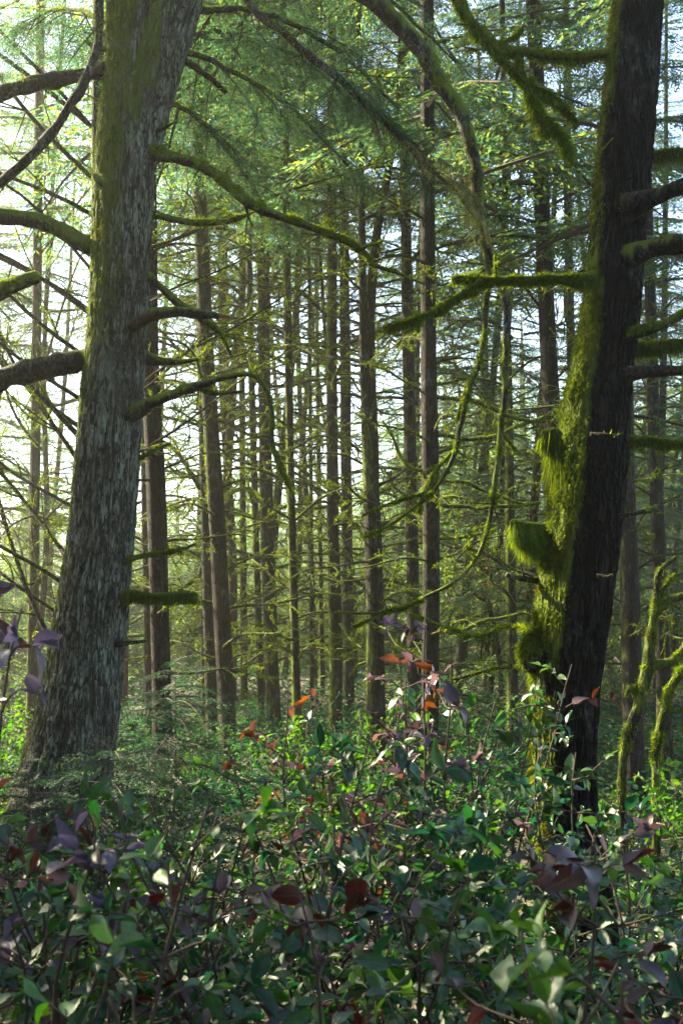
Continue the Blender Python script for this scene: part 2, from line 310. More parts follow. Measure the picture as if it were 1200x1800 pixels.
def templates(n, L, **kw):
    r = []
    for _ in range(n):
        V, Fc, C, ax, wk = bough(L, **kw); Wv, Wf = bough_wood(ax, L, wk, .013 * L); r.append((V, Fc, C, Wv, Wf, L))
    return r
T_MED = templates(7, 2.0, lat=.085, tws=.055, twl=.11, tww=.026)
T_FAR = templates(5, 2.0, lat=.16, tws=.11, twl=.2, tww=.055, droop=.55, hue=NEED * 1.6 + [.012, .012, .006])  # needles lightened to put sunlight and haze into the far foliage colour
def crown_mb(mb, h, base_len, n, T, off=(0, 0, 0), low=.0, p0=6, bushy=1.0):
    for k in range(n):
        f = (k + rng.random()) / n; z = h * f ** .95; az = k * 2.399 + rng.normal() * .3
        L = base_len * (1 - f) ** .75 * rng.uniform(.65, 1.12) + .25
        if f < .3: L *= rng.uniform(low, 1)
        if L < .25: continue
        V, Fc, C, Wv, Wf, L0 = T[rng.integers(len(T))]; s = L / L0
        R = rotz(az) @ roty(math.radians(p0 + rng.normal() * 7 - 30 * f ** 2)) @ rotx(rng.normal() * .25)
        o = np.array([0, 0, z]) + np.asarray(off); br = rng.uniform(.65, 1.15)
        mb.add(V @ (R.T * s) + o, Fc, 1, C * br, smooth=False); mb.add(Wv @ (R.T * s) + o, Wf, 0, (.05, .04, .03, 0), smooth=False)
CROWNS = []
for k in range(5):
    mb = MB(); crown_mb(mb, 11 + k, 2.5 + .15 * k, 60, T_MED, low=.45); CROWNS.append(mb.mesh('crown', [M_TWIG, M_NEEDLE]))
YOUNG = []
for k in range(4):
    mb = MB(); crown_mb(mb, 8 + 2 * k, 2.0 + .2 * k, 100, T_MED, low=.8); YOUNG.append(mb.mesh('crown', [M_TWIG, M_NEEDLE]))

# ------------------------------------------------------------ dead mossy branches of the mid trees
def dead_branch(L, rise, bend, r0, moss=1.0, ntw=8):
    mb = MB(); n = 16; t = np.linspace(0, 1, n)
    ph = rng.uniform(0, 6, 3)
    P = np.stack([L * t, L * .05 * np.sin(t * 5 + ph[0]) + L * .12 * rng.normal() * t * t, L * (rise * t - bend * t * t) + L * .02 * np.sin(t * 9 + ph[1])], -1)
    R = r0 * (1 - t) ** .8 + .005
    def put(P, R, seg):
        V, Fc, D = tube(P, R, seg); a = np.clip(D[:, 2] * .5 + .25 + .7 * vn(V * 2.2, 8), 0, 1)
        mb.add(V, Fc, 0, np.hstack([np.ones((len(V), 3)), a[:, None]]))
        ln = np.linalg.norm(P[-1] - P[0]); moss_on(mb, P, R, int(650 * ln * moss), top=.35, hang=.7, ln=.030, wd=.010, mat=1, clump=2.6, thr=-.25)
    put(P, R, 7)
    for q in range(ntw):
        f = rng.uniform(.15, .95); i = int(f * (n - 1)); b = P[i]
        T = nrm(P[min(i + 1, n - 1)] - P[max(i - 1, 0)]); a = rng.uniform(.5, 1.1) * rng.choice([-1, 1])
        d = nrm(rotx(rng.normal() * .9) @ (rotz(a) @ T)); l = L * rng.uniform(.14, .38) * (1.1 - f * .6); m = 7; s = np.linspace(0, 1, m)[:, None]
        Q = b + d * l * s + np.array([0, 0, 1]) * l * rng.uniform(-.25, .2) * s ** 2 + rng.normal(size=(1, 3)) * .05 * l * np.sin(s * 4)
        put(Q, np.linspace(min(R[i], r0 * .5), .0035, m), 5)
        if rng.random() < .6:
            d2 = nrm(d + rng.normal(size=3) * .6); put(Q[3] + d2 * l * .5 * np.linspace(0, 1, 5)[:, None], np.linspace(.006, .003, 5), 4)
    return mb.mesh('branch', [M_BRANCH, M_MOSS])
DEAD = [dead_branch(rng.uniform(1.3, 2.0), rng.uniform(.15, .5), rng.uniform(.0, .45), rng.uniform(.016, .024)) for _ in range(12)]
DEADL = [dead_branch(3.2, rng.uniform(.75, 1.05), rng.uniform(.0, .45), .021, .7, 13) for _ in range(7)]

# ------------------------------------------------------------ trees
def px_path(pts, D): return np.array([at(p[0], p[1], D + (p[3] if len(p) > 3 else 0)) for p in pts]), np.array([p[2] * .5 * (D + (p[3] if len(p) > 3 else 0)) / F for p in pts])
def trunk_path(pts, D, top=17., flare=1.25):
    P, R = px_path(pts, D)
    o = np.argsort(P[:, 2]); P, R = P[o], R[o]
    s = (P[1] - P[0]) / max(P[1][2] - P[0][2], .2); gz = float(ground(P[0][0], P[0][1])) - .12
    if P[0][2] > gz + .3:
        b = P[0] + s * (gz - P[0][2]) * .7; b[2] = gz; P = np.vstack([b, P]); R = np.concatenate([[R[0] * flare], R])
    if P[-1][2] < top:
        s = (P[-1] - P[-2]) / max(P[-1][2] - P[-2][2], .2); h = top - P[-1][2]
        P = np.vstack([P, P[-1] + s * h * .5 * np.array([.7, .7, 1]), P[-1] + np.array([s[0] * h * .4, s[1] * h * .4, h])]); R = np.concatenate([R, [R[-1] * .72, R[-1] * .25]])
    return P, R
def mid_trunk(P, R, mossy=.5, seg=18, mat=None, root=None, step=.12):
    L_ = np.sum(np.linalg.norm(np.diff(P, axis=0), axis=1)); n = int(L_ / step)
    Q = cat(P, n); r = cat(np.stack([R, R, R], 1), n)[:, 0]; sdv = rng.integers(1000)
    seg_ = seg
    def disp(th, arc, r, D):
        q = np.stack([np.cos(th) * 3, np.sin(th) * 3, arc * 1.2], -1); q2 = np.stack([np.cos(th) * 1.2, np.sin(th) * 1.2, arc * .5], -1)
        return r * (1 + .05 * vn(q, sdv) + .06 * vn(q2, sdv + 1))
    V, Fc, D = tube(Q, r, seg_, disp)
    side = -D[:, 0] * .6 + D[:, 1] * .25
    a = np.clip(mossy * (.55 + side * .8) + .55 * vn(V * np.array([3, 3, .8]), sdv) * .8, 0, 1)
    a = np.clip(a, 0, 1)
    mb = MB(); mb.add(V, Fc, 0, np.hstack([np.ones((len(V), 3)), a[:, None]]))
    nb = int(2600 * mossy); w = np.flatnonzero((a > .5) & (V[:, 2] < 9))
    if len(w) and nb:
        pk = rng.choice(w, nb); pos = V[pk] + rng.normal(size=(nb, 3)) * .02; d = nrm(D[pk] + rng.normal(size=(nb, 3)) * .4 + [0, 0, -.7])
        v, f, c = blades(pos, d, rng.uniform(.015, .035, nb), .009, mosscol(nb)); mb.add(v, f, 1, c, smooth=False)
    return mb.build('trunk', [mat or M_MID, M_MOSS], root, off=root.location), Q, r
def put_branches(root, Q, n, z0, z1, lib, smin=.6, smax=1.1, azf=None, thick=1.):
    zs = np.linspace(z0, z1, n) + rng.normal(size=n) * (z1 - z0) / n * .5
    for k, z in enumerate(zs):
        i = int(np.argmin(abs(Q[:, 2] - z))); c = Q[i]
        az = azf(k) if azf else k * 2.4 + rng.normal() * .5
        o = link('branch', lib[rng.integers(len(lib))], root, [float(v) for v in c - np.array(root.location)])
        o.rotation_euler = (rng.normal() * .15, rng.normal() * .14, az); s = rng.uniform(smin, smax); o.scale = (s, s * rng.choice([-1, 1]), s * rng.uniform(.8, 1.15))
MIDS = [  # short name for labels, path in the photo, distance, height of the crown base, moss, number of dead branches, label
 ('grey tree beside the leaning trunk', [(262, 480, 30), (264, 650, 31), (276, 900, 33), (286, 1280, 35)], 12.0, 7.0, .1, 16, 'straight dark grey conifer just right of the leaning grey trunk', M_MID),
 ('', [(353, 480, 18), (362, 900, 19), (373, 1290, 20)], 18.5, 9.0, .35, 16, 'slim brown conifer close behind the left side of the reddish brown one', M_MID),
 ('reddish brown tree', [(360, 560, 26), (368, 700, 27), (383, 950, 29), (401, 1290, 31)], 16.0, 8.0, .3, 20, 'reddish brown conifer ringed with short mossy dead branches', M_MID),
 ('', [(437, 420, 11), (447, 850, 12), (460, 1290, 13)], 22.0, 9.5, .6, 14, 'thin mossy conifer left of the wide purplish trunk', M_MID),
 ('purplish tree', [(462, 430, 20), (468, 850, 23), (482, 1300, 26)], 20.5, 9.0, .25, 14, 'wide purplish trunk next to the thin mossy conifer', M_MID),
 ('yellow mossy tree', [(503, 380, 13), (510, 800, 14), (522, 1270, 16)], 17.0, 8.0, .9, 18, 'thin conifer glowing yellow with moss where the hooked branch ends', M_MID),
 ('', [(544, 560, 6), (547, 900, 7), (548, 1230, 8)], 26.0, 10., .5, 8, 'very thin dark pole tree right of the yellow mossy one', M_MID),
 ('moss edged tree', [(583, 200, 18), (583, 600, 19), (585, 900, 21), (590, 1230, 23)], 19.0, 8.5, .7, 20, 'brown conifer with a moss lit left edge left of the forked tree', M_MID),
 ('', [(605, 430, 17), (608, 800, 19), (613, 1230, 21)], 25.0, 10., .3, 10, 'grey brown trunk in shade just behind the moss edged conifer', M_MID),
 ('', [(712, 300, 18), (716, 560, 20), (722, 850, 22), (728, 1200, 24)], 18.0, 8.0, .2, 16, 'narrower dark trunk of the straight pair in the middle', M_MID),
 ('dark pair', [(750, -20, 24), (751, 300, 26), (753, 600, 28), (757, 1000, 30), (752, 1440, 33)], 13.0, 6.5, .25, 16, 'wider dark trunk of the straight pair with a pale sunlit edge', M_MID),
 ('mossy thin tree', [(889, 460, 12), (893, 700, 14), (897, 1000, 17), (900, 1170, 19)], 17.0, 8.0, .7, 16, 'thin mossy conifer between the dark pair and the mossy right trunk', M_MID),
 ('scaly grey tree', [(934, -40, 26), (944, 170, 28), (956, 450, 30), (968, 700, 31), (985, 950, 32), (1000, 1250, 34)], 14.0, 6.5, .08, 12, 'scaly grey trunk vanishing behind the left edge of the mossy right trunk', M_MID),
 ('', [(996, 180, 13), (999, 450, 15), (1010, 900, 17)], 23.0, 9.5, .1, 8, 'slim purple grey trunk far behind the upper part of the mossy right trunk', M_MID),
 ('lichened right tree', [(1096, 560, 26), (1100, 850, 29), (1106, 1050, 33), (1112, 1300, 37)], 13.0, 6.0, .35, 16, 'brown conifer standing just right of the big mossy trunk', M_MID),
 ('', [(1143, 560, 19), (1150, 800, 22), (1160, 1050, 25), (1168, 1300, 28)], 14.5, 6.0, .2, 16, 'pale edged conifer at the right border behind the crooked mossy shrub tree', M_MID),
 ('', [(253, 700, 11), (256, 950, 13), (263, 1250, 15)], 20.0, 9., .3, 10, 'thin trunk peeping out left of the straight dark grey conifer', M_MID),
 ('', [(404, 930, 9), (412, 1290, 11)], 26.0, 9., .3, 8, 'thin shaded stem right behind the reddish brown conifer', M_MID),
 ('', [(426, 780, 11), (430, 1290, 13)], 27.0, 10., .3, 8, 'dull thin stem halfway between reddish brown and purplish trunks', M_MID),
 ('', [(560, 820, 8), (566, 1200, 10)], 28.0, 10., .6, 8, 'pale mossy pole tree behind the left of the moss edged conifer', M_MID),
]
for name, pts, D, h0, mossy, nbr, label, mt in MIDS:
    P, R = trunk_path(pts, D, 17 + rng.random() * 3)
    root = thing('conifer', P[0], label, 'tree', 'straight conifers of the middle distance')
    _, Q, r = mid_trunk(P, R, mossy, root=root, mat=mt)
    put_branches(root, Q, int(nbr * 1.35), .9, h0, DEAD, .75 * D / 17, 1.2 * D / 17)
    i = int(np.argmin(abs(Q[:, 2] - h0))); cm = CROWNS[rng.integers(5)]
    c = link('crown', cm, root, [float(v) for v in Q[i] - P[0]]); c.rotation_euler[2] = rng.uniform(0, 6.28); s = rng.uniform(.85, 1.1); c.scale = (s, s, s)

# the forked tree: two stems that join at breast height above a shared base
D = 15.0
root = None
pa, ra = trunk_path([(624, -60, 8), (632, 120, 10), (634, 330, 13), (638, 560, 15), (645, 760, 20), (655, 920, 30), (660, 1200, 33)], D, 14)
pb, rb = px_path([(656, 905, 20, .03), (656, 800, 20, .03), (652, 650, 17, .03), (652, 520, 17, .03), (664, 400, 15, .05), (684, 290, 13, .05), (700, 160, 10, .1), (706, -40, 7, .1)], D)
root = thing('forked_tree', pa[0], 'forked conifer whose two thin stems join low above a single dark base', 'tree')
_, Qa, _ = mid_trunk(pa, ra, .45, root=root)
_, Qb, _ = mid_trunk(pb, rb, .45, root=root); Qb_ = Qb
put_branches(root, Qa, 22, .9, 8, DEAD, .6, 1.0); put_branches(root, Qb[np.argsort(Qb[:, 2])], 10, 3.5, 8, DEAD, .6, .9)
fork = [(637, 360, 9), (615, 300, 7), (598, 250, 5), (585, 190, 3)]; q, w = px_path(fork, D); V, Fc, Dn = tube(cat(q, 20), np.linspace(w[0], w[-1], 20), 8)
mb = MB(); mb.add(V, Fc, 0, np.hstack([np.ones((len(V), 3)), np.clip(.3 + Dn[:, 2:] * .5, 0, 1)])); mb.build('branch', [M_BRANCH], root, off=root.location)
for cr in (Qa[-1], Qb[-1]):
    c = link('crown', CROWNS[int(rng.integers(5))], root, [float(v) for v in np.array([cr[0], cr[1], 8.2]) - pa[0]]); c.scale = (.7, .7, .6)

# hidden tree behind the leaning grey trunk, its long bare branches rising to both sides
P, R = trunk_path([(172, 200, 20), (172, 600, 26), (168, 1000, 30)], 11.5, 18)
root = thing('conifer', P[0], 'conifer hidden behind the leaning grey trunk, its long bare branches fanning up to the left', 'tree')
_, Q, _ = mid_trunk(P, R, .5, root=root)
put_branches(root, Q, 17, .8, 6.8, DEADL, .8, 1.15, azf=lambda k: math.pi + rng.normal() * .38)
put_branches(root, Q, 9, 3.0, 7.0, DEADL, .6, .95, azf=lambda k: rng.normal() * .35)
c = link('crown', CROWNS[2], root, [0, 0, float(7.5 - P[0][2])])
P, R = trunk_path([(70, 100, 16), (60, 1000, 18)], 19, 18)
root = thing('conifer', P[0], 'mid-distance conifer at the left border behind the fan of bare branches', 'tree')
_, Q, _ = mid_trunk(P, R, .5, root=root); put_branches(root, Q, 12, .8, 8.5, DEADL, .8, 1.1)
link('crown', CROWNS[1], root, [0, 0, float(8.5 - P[0][2])])

# ------------------------------------------------------------ hazy far trees, one thing each
named = [(286, 'straight dark grey conifer'), (390, 'reddish brown conifer'), (475, 'purplish trunk'), (590, 'moss edged conifer'), (660, 'forked conifer'), (757, 'dark pair'), (897, 'thin mossy conifer'), (1020, 'mossy right trunk')]
gaps = [(-80, 60, 'the left border of the picture', None), (60, 170, 'the left side of the leaning grey trunk', None)]
def far_tree(px, D, label, low, sc_=1.):
    x = (px - 600) / F * D; z = float(ground(x, D)) - .1
    root = thing('far_conifer', (x, D, z), label, 'tree', 'hazy conifers far behind')
    w = rng.uniform(.10, .22); top = rng.uniform(13, 19); ln_ = rng.normal() * .07; P = np.array([[x, D, z], [x + ln_ * 3 + rng.normal() * .1, D, 3.], [x + ln_ * 8 + rng.normal() * .12, D, 8.], [x + ln_ * top, D, top]])
    R = np.array([w * .62, w * .5, w * .4, .03]); mid_trunk(P, R, rng.uniform(.2, .6), 10, root=root, step=.3)
    if low:
        c = link('crown', YOUNG[rng.integers(4)], root, [0, 0, rng.uniform(.6, 2.2)]); s = rng.uniform(.95, 1.3)
    else:
        c = link('crown', CROWNS[rng.integers(5)], root, [0, 0, rng.uniform(7, 11)]); s = rng.uniform(.7, 1.0)
        Q = cat(P, 60); put_branches(root, Q, 9, 1, 8, DEAD, 1.0, 1.6)
    c.rotation_euler[2] = rng.uniform(0, 6.28); c.scale = (s, s, s)
ORD = ['first', 'second', 'third', 'fourth', 'fifth', 'sixth', 'seventh', 'eighth']
spans = [(0, 60, 'at the left border below the fan of bare branches'), (215, 275, 'between the leaning grey trunk and the dark grey conifer'), (300, 380, 'between the dark grey and the reddish brown conifers'),
         (405, 470, 'between the reddish brown and the purplish trunks'), (490, 580, 'between the purplish trunk and the moss edged conifer'), (597, 650, 'between the moss edged and the forked conifers'),
         (670, 745, 'between the forked conifer and the dark pair'), (775, 890, 'between the dark pair and the thin mossy conifer'), (1060, 1200, 'right of the mossy right trunk')]
for a, b, where in spans:
    n = max(2, int((b - a) / 36)); xs = np.sort(rng.uniform(a, b, n))
    for k, px in enumerate(xs): far_tree(px, rng.uniform(23, 31) if px < 770 else rng.uniform(26, 32), f'slender hazy trunk, {ORD[k]} of those {where}', False)
# bushy hazy conifers with foliage to the ground
for k, (px, D, wh) in enumerate([(-40, 24, 'at the left border'), (90, 30, 'seen left of the leaning trunk'), (330, 36, 'behind the reddish brown conifer'), (540, 38, 'behind the yellow mossy conifer'), (690, 36, 'behind the gap left of the dark pair'),
                               (800, 27, 'just right of the dark pair'), (850, 33, 'behind the dangling mossy boughs'), (925, 25, 'left of the mossy right trunk'), (1075, 28, 'just right of the mossy right trunk'), (1150, 24, 'at the right border'), (1230, 30, 'behind the right border trees'), (1010, 36, 'hidden behind the mossy right trunk'), (30, 38, 'far off at the left')]):
    far_tree(px, D, f'bushy blue green conifer with low foliage {wh}', True)
# unseen conifers added beside and behind the camera to block sun and skylight
for k, (x, y, s, lab, z0) in enumerate([(-5.2, 6.0, 1.0, 'unseen dense conifer added for shade outside the left border, nearest the path', 1.0), (-7.8, 7.4, 1.15, 'unseen dense conifer added for shade outside the left border, second from the path', 1.0),
                                   (-4.4, 3.0, .9, 'unseen dense conifer added for shade outside the left border beside the camera', 1.3), (-8.6, 5.2, 1.2, 'unseen tall conifer added for shade outside the left border behind two others', 3.0), (-3.6, .6, .9, 'unseen low conifer added for shade outside the left border behind the camera', 1.0),
                                   (-5.9, 10.2, 1.0, 'unseen bare stemmed conifer added for shade outside the left border whose crown starts high', 9.9), (-9.0, 12.4, 1.1, 'second unseen bare stemmed conifer added for shade outside the left border, farther off', 12.2), (-3.7, 4.9, .85, 'unseen slim conifer added for shade outside the left border just beyond the near shrubs', .9), (-2.7, 2.3, .7, 'unseen slim conifer added for shade outside the left border beside the near shrubs', .9), (-5.0, 7.5, .9, 'unseen small dense conifer added for shade outside the left border, third from the path', .5), (-6.6, 3.9, 1.1, 'unseen dense conifer added for shade outside the left border between two nearer ones', .8)] + [(bx, by, 1.25, f'unseen conifer added behind the camera to block skylight, {ORD[q]} from the left', 1.0 + (q % 3)) for q, (bx, by) in enumerate([(-7.5, -3.0), (-5.0, -6.0), (-2.2, -4.6), (.6, -6.4), (3.2, -4.4), (5.6, -6.2), (6.0, -1.2), (7.4, 2.4)])]):
    z = float(ground(x, y)) - .1; root = thing('shade_conifer', (x, y, z), lab, 'tree')
    P = np.array([[x, y, z], [x, y, 6.], [x, y, 14.]]); mid_trunk(P, np.array([.2, .15, .03]), .4, 12, root=root, step=.3)
    c = link('crown', YOUNG[k % 4], root, [0, 0, z0]); c.scale = (s * .8, s * .8, s * .8); c.rotation_euler[2] = k * 1.3
# far wood: one hazy mass
mb = MB()
for k in range(72):
    D = rng.uniform(40, 56); x = rng.uniform(-.42, .42) * D; z = float(ground(x, D)); h = rng.uniform(6.5, 13) * D / 50
    if x / D < .04: h *= .72
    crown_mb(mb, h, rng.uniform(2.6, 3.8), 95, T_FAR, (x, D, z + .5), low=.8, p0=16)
    V, Fc, _ = tube(np.array([[x, D, z - .2], [x, D, z + h * .5], [x, D, z + h]]), np.array([.25, .17, .03]), 7); mb.add(V, Fc, 0, (.06, .045, .035, 0))
for k in range(62):
    D = rng.uniform(33, 50); x = rng.uniform(-.42, .42) * D
    if x > 1.5 and D < 39.5: D += 8
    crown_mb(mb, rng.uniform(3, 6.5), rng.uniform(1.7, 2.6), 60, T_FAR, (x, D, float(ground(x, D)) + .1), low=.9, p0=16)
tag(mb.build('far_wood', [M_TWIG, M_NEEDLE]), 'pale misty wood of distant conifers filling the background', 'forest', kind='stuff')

# ------------------------------------------------------------ the two big trunks
def hero_trunk(mb, pts, D, seg, seed, mossf, bark_amp, top=None, flare=1.0, zc=.8, base=True):
    P, R = px_path(pts, D); o = np.argsort(P[:, 2]); P, R = P[o], R[o]
    if base:
        gz = float(ground(P[0][0], P[0][1])) - .15
        if P[0][2] > gz: s = (P[1] - P[0]) / (P[1][2] - P[0][2]); b = P[0] + s * (gz - P[0][2]); P = np.vstack([b, P]); R = np.concatenate([[R[0] * 1.1], R])
    Ln = np.sum(np.linalg.norm(np.diff(P, axis=0), axis=1)); n = int(Ln / .016); Q = cat(P, n); r = cat(np.stack([R] * 3, 1), n)[:, 0]
    PL = []
    def disp(th, arc, r, Dn):
        q = lambda f, g: np.stack([np.cos(th) * f, np.sin(th) * f, arc * g], -1)
        lo = .05 * vn(q(1.1, .9), seed) + .03 * vn(q(2.2, 2.2), seed + 1)
        warp = .5 * vn(q(3, 2.5), seed + 7)
        a = q(10, 2.8) + warp[..., None]; rid = 1 - 2 * np.abs(vn(a, seed + 2)); b = q(19, 8) + warp[..., None]; rid2 = 1 - 2 * np.abs(vn(b, seed + 3))
        # plates between furrows: flat tops, narrow clefts; height also colours in furrow shade
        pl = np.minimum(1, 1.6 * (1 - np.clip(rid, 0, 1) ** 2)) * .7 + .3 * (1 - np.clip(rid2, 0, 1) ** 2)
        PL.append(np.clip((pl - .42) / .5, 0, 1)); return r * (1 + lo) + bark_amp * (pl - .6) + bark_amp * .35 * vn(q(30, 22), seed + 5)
    V, Fc, Dn = tube(Q, r, seg, disp)
    a = mossf(V, Dn)
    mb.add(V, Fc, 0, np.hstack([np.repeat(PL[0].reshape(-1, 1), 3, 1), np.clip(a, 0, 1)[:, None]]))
    return V, Dn, a, Q, r
def fuzz(mb, V, Dn, a, n, thr, ln, wd, hang, mat=0, br=1.):
    w = a > thr; idx = np.flatnonzero(w)
    if len(idx) == 0: return
    pk = idx[rng.integers(0, len(idx), n)]; pk = pk[rng.random(n) < np.clip(a[pk] - thr + .3, 0, 1)]; n = len(pk)
    pos = V[pk] + rng.normal(size=(n, 3)) * .008; cl = np.clip(.75 + .9 * vn(pos * 9, 41) + .5 * vn(pos * 22, 42), .15, 1.7); d = nrm(Dn[pk] * (.4 + .5 * cl[:, None]) + rng.normal(size=(n, 3)) * .55 + [0, 0, -hang])
    v, f, c = blades(pos - Dn[pk] * .004, d, ln * cl * rng.uniform(.5, 1.4, n), wd * rng.uniform(.6, 1.3, n), mosscol(n, br) * np.clip(.85 + .45 * vn(pos * 5, 43)[:, None], .4, 1.3) + np.array([.05, .02, 0]) * np.clip(vn(pos * 7, 44)[:, None] - .2, 0, 1)); mb.add(v, f, mat, c, smooth=False)
def hero_branch(root, pts, D, moss=1., top=.6, hang=.5, ln=.03, name='branch', seg=12, thr=-.15, br=1., bare=1., wd=.006, wob=.05, dens=5200, label=None, mat=None, twigs=None):
    P, R = px_path(pts, D); Ln = np.sum(np.linalg.norm(np.diff(P, axis=0), axis=1)); n = max(8, int(Ln / .03)); Q = cat(P, n); r = np.maximum(cat(np.stack([R] * 3, 1), n)[:, 0], .0015)
    if name == 'branch' and R[0] > .012: r = r * (1 + .55 * np.exp(-(np.linspace(0, Ln, n) / .08) ** 2) * .5); r = r * (1 + .18 * vn(np.stack([np.linspace(0, Ln * 7, n)] * 3, 1) + R[0] * 999, 3))
    sdv = int(rng.integers(1000)); Q = Q + np.stack([vn(Q * 5 + 3, sdv), vn(Q * 5 + 9, sdv), vn(Q * 5, sdv + 1)], -1) * .012 + np.stack([vn(Q * 12 + 3, sdv), vn(Q * 12 + 9, sdv), vn(Q * 12, sdv + 1)], -1) * .006
    def disp(th, arc, r, Dn): return r * (1 + wob * 2 * vn(np.stack([np.cos(th) * 2, np.sin(th) * 2, arc * 9], -1), sdv) + wob * vn(np.stack([np.cos(th) * 5, np.sin(th) * 5, arc * 25], -1), sdv))
    V, Fc, Dn = tube(Q, r, seg, disp); a = np.clip(Dn[:, 2] * .55 + .1 + .5 * moss + .3 * vn(V * 6, sdv), 0, 1) * min(1, moss * 1.5)
    mb = MB(); mb.add(V, Fc, 0, np.hstack([np.ones((len(V), 3)), a[:, None]]))
    tw = []
    if twigs is None: twigs = int(Ln * 5) if R.max() < .2 and name == 'branch' else 0
    for q in range(twigs):
        i = int(rng.uniform(.12, .97) * (n - 1)); T = nrm(Q[min(i + 1, n - 1)] - Q[max(i - 1, 0)]); d = nrm(T * .5 + rng.normal(size=3) * [.8, .5, .8]); l = rng.uniform(.06, .26); u = np.linspace(0, 1, 8)[:, None]
        p_ = Q[i] + d * l * u + rng.normal(size=3) * .25 * l * u * u + [0, 0, -.2 * l] * u ** 2; rt = np.linspace(min(.006, r[i] * .6), .0015, 8); tw.append((p_, rt))
        if rng.random() < .5: d2 = nrm(d + rng.normal(size=3) * .7); tw.append((p_[4] + d2 * l * .5 * np.linspace(0, 1, 5)[:, None], np.linspace(.003, .001, 5)))
    for p_, rt in tw:
        V, Fc, Dn = tube(p_, rt, 5); mb.add(V, Fc, 0, np.hstack([np.ones((len(V), 3)), np.full((len(V), 1), .45 * min(1, moss))]))
    o = mb.build(name, [mat or M_BRANCH], root, off=root.location)
    if label: o['label'] = label
    if moss > 0:
        m2 = MB(); moss_on(m2, Q, r, int(dens * Ln * moss), min(.85, top + .15), hang, ln * .85, wd, 0, 6., br, sdv, thr)
        for p_, rt in tw: moss_on(m2, p_, rt, int(260 * moss), .2, .6, .016, wd * .8, 0, 8., br, sdv, -.3)
        if m2.k: mm = m2.build('moss', [M_MOSS], o, off=root.location)
    return o, Q, r

def fringe(o, root, Q, r, per_m, lmin, lmax, br=1., seed=0, wd=.0035, clump=7.):
    m = len(Q); Ln = np.sum(np.linalg.norm(np.diff(Q, axis=0), axis=1)); n = int(per_m * Ln); t = rng.uniform(0, m - 1.001, n); i = t.astype(int); u = (t - i)[:, None]; c = Q[i] * (1 - u) + Q[i + 1] * u
    rr = (r[i] + .006)[:, None]; th = rng.uniform(0, 6.283, n); c = c + rr * np.stack([np.cos(th) * .9, np.cos(th) * .3, np.sin(th) * .8], -1)
    g = np.clip(.55 + .7 * vn(c * [clump, clump, 1], seed) + .5 * vn(c * [clump * 3, clump * 3, 1], seed + 1), .08, 1.25); L1 = (lmin + (lmax - lmin) * g * rng.uniform(.35, 1, n))[:, None]
    d = nrm(rng.normal(size=(n, 3)) * [.22, .22, .1] + [0, 0, -1]); w = nrm(np.cross(d, rng.normal(size=(n, 3)))) * wd; k = c + d * L1 * .55; e = c + d * L1 + rng.normal(size=(n, 3)) * .006
    V = np.stack([c - w, c + w, k + w * .7, k - w * .7, e + w * .15, e - w * .15], 1).reshape(-1, 3); b = np.arange(n)[:, None] * 6; Fq = np.vstack([b + [0, 1, 2, 3], b + [3, 2, 4, 5]])
    mb = MB(); mb.add(V, Fq, 0, np.repeat(mosscol(n, br), 6, 0), smooth=False); mb.build('moss', [M_MOSS], o, off=root.location)
# --- left: leaning grey tree
D = 8.6
LT = [(85, 1500, 200), (110, 1400, 176), (138, 1250, 146), (152, 1150, 130), (168, 1020, 124), (181, 900, 119), (193, 750, 115), (205, 600, 111), (212, 450, 107), (217, 330, 110), (223, 230, 108), (226, 120, 84), (227, 0, 78), (225, -200, 70), (220, -500, 55)]
base = at(85, 1500, D); base[2] = ground(base[0], D)
root = thing('leaning_tree', base, 'big leaning tree with furrowed grey lichened bark that forks at the top', 'tree'); LROOT = root
def mossL(V, Dn):
    up = sm(2.6, 4.4, V[:, 2]); left = np.clip(-Dn[:, 0] - .0 * Dn[:, 1], -1, 1)
    a = .02 + up * (.58 + .45 * left) + (1 - up) * .55 * sm(.35, .95, left) + .3 * vn(V * np.array([2.2, 2.2, .9]), 21) * (.25 + up)
    return a - .5 * sm(.2, .7, Dn[:, 0]) * sm(5.6, 4.6, V[:, 2])
LT = [(p_[0], p_[1], p_[2] * .95) for p_ in LT]
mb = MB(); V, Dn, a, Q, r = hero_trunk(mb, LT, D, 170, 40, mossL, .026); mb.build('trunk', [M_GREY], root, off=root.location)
mf = MB(); fuzz(mf, V, Dn, a, 42000, .52, .020, .006, 1.1, br=.8)
LT2 = [(232, 330, 60, .02), (240, 270, 84, .0), (256, 190, 88, -.02), (280, 110, 86, -.04), (305, 30, 84, -.05), (330, -60, 80, -.05), (370, -250, 70), (420, -500, 50)]
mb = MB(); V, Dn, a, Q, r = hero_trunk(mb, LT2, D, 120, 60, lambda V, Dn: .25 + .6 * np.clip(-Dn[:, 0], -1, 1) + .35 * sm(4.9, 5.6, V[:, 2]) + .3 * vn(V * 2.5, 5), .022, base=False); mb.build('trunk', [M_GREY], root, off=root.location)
fuzz(mf, V, Dn, a, 14000, .5, .02, .006, 1.0, br=.8); mf.build('moss', [M_MOSS], root, off=root.location)
HB = lambda *a_, **k: hero_branch(LROOT, *a_, **k)
HB([(250, 262, 26, -.05), (282, 270, 24, -.12), (330, 282, 22, -.2), (375, 305, 20, -.3), (410, 335, 19, -.35), (450, 365, 17, -.4), (500, 385, 15, -.4), (560, 405, 13, -.4), (610, 427, 12, -.4), (640, 445, 10, -.4), (655, 465, 8, -.4), (690, 480, 6, -.4), (745, 500, 3, -.4)], D, 1.3, .8, -.1, .028, dens=9000, thr=-.6, label='long bough topped with bright moss sweeping to the right')
HB([(628, 438, 7, -.4), (645, 430, 6, -.42), (670, 424, 4, -.44)], D, 1.5, .4, .2, .02)
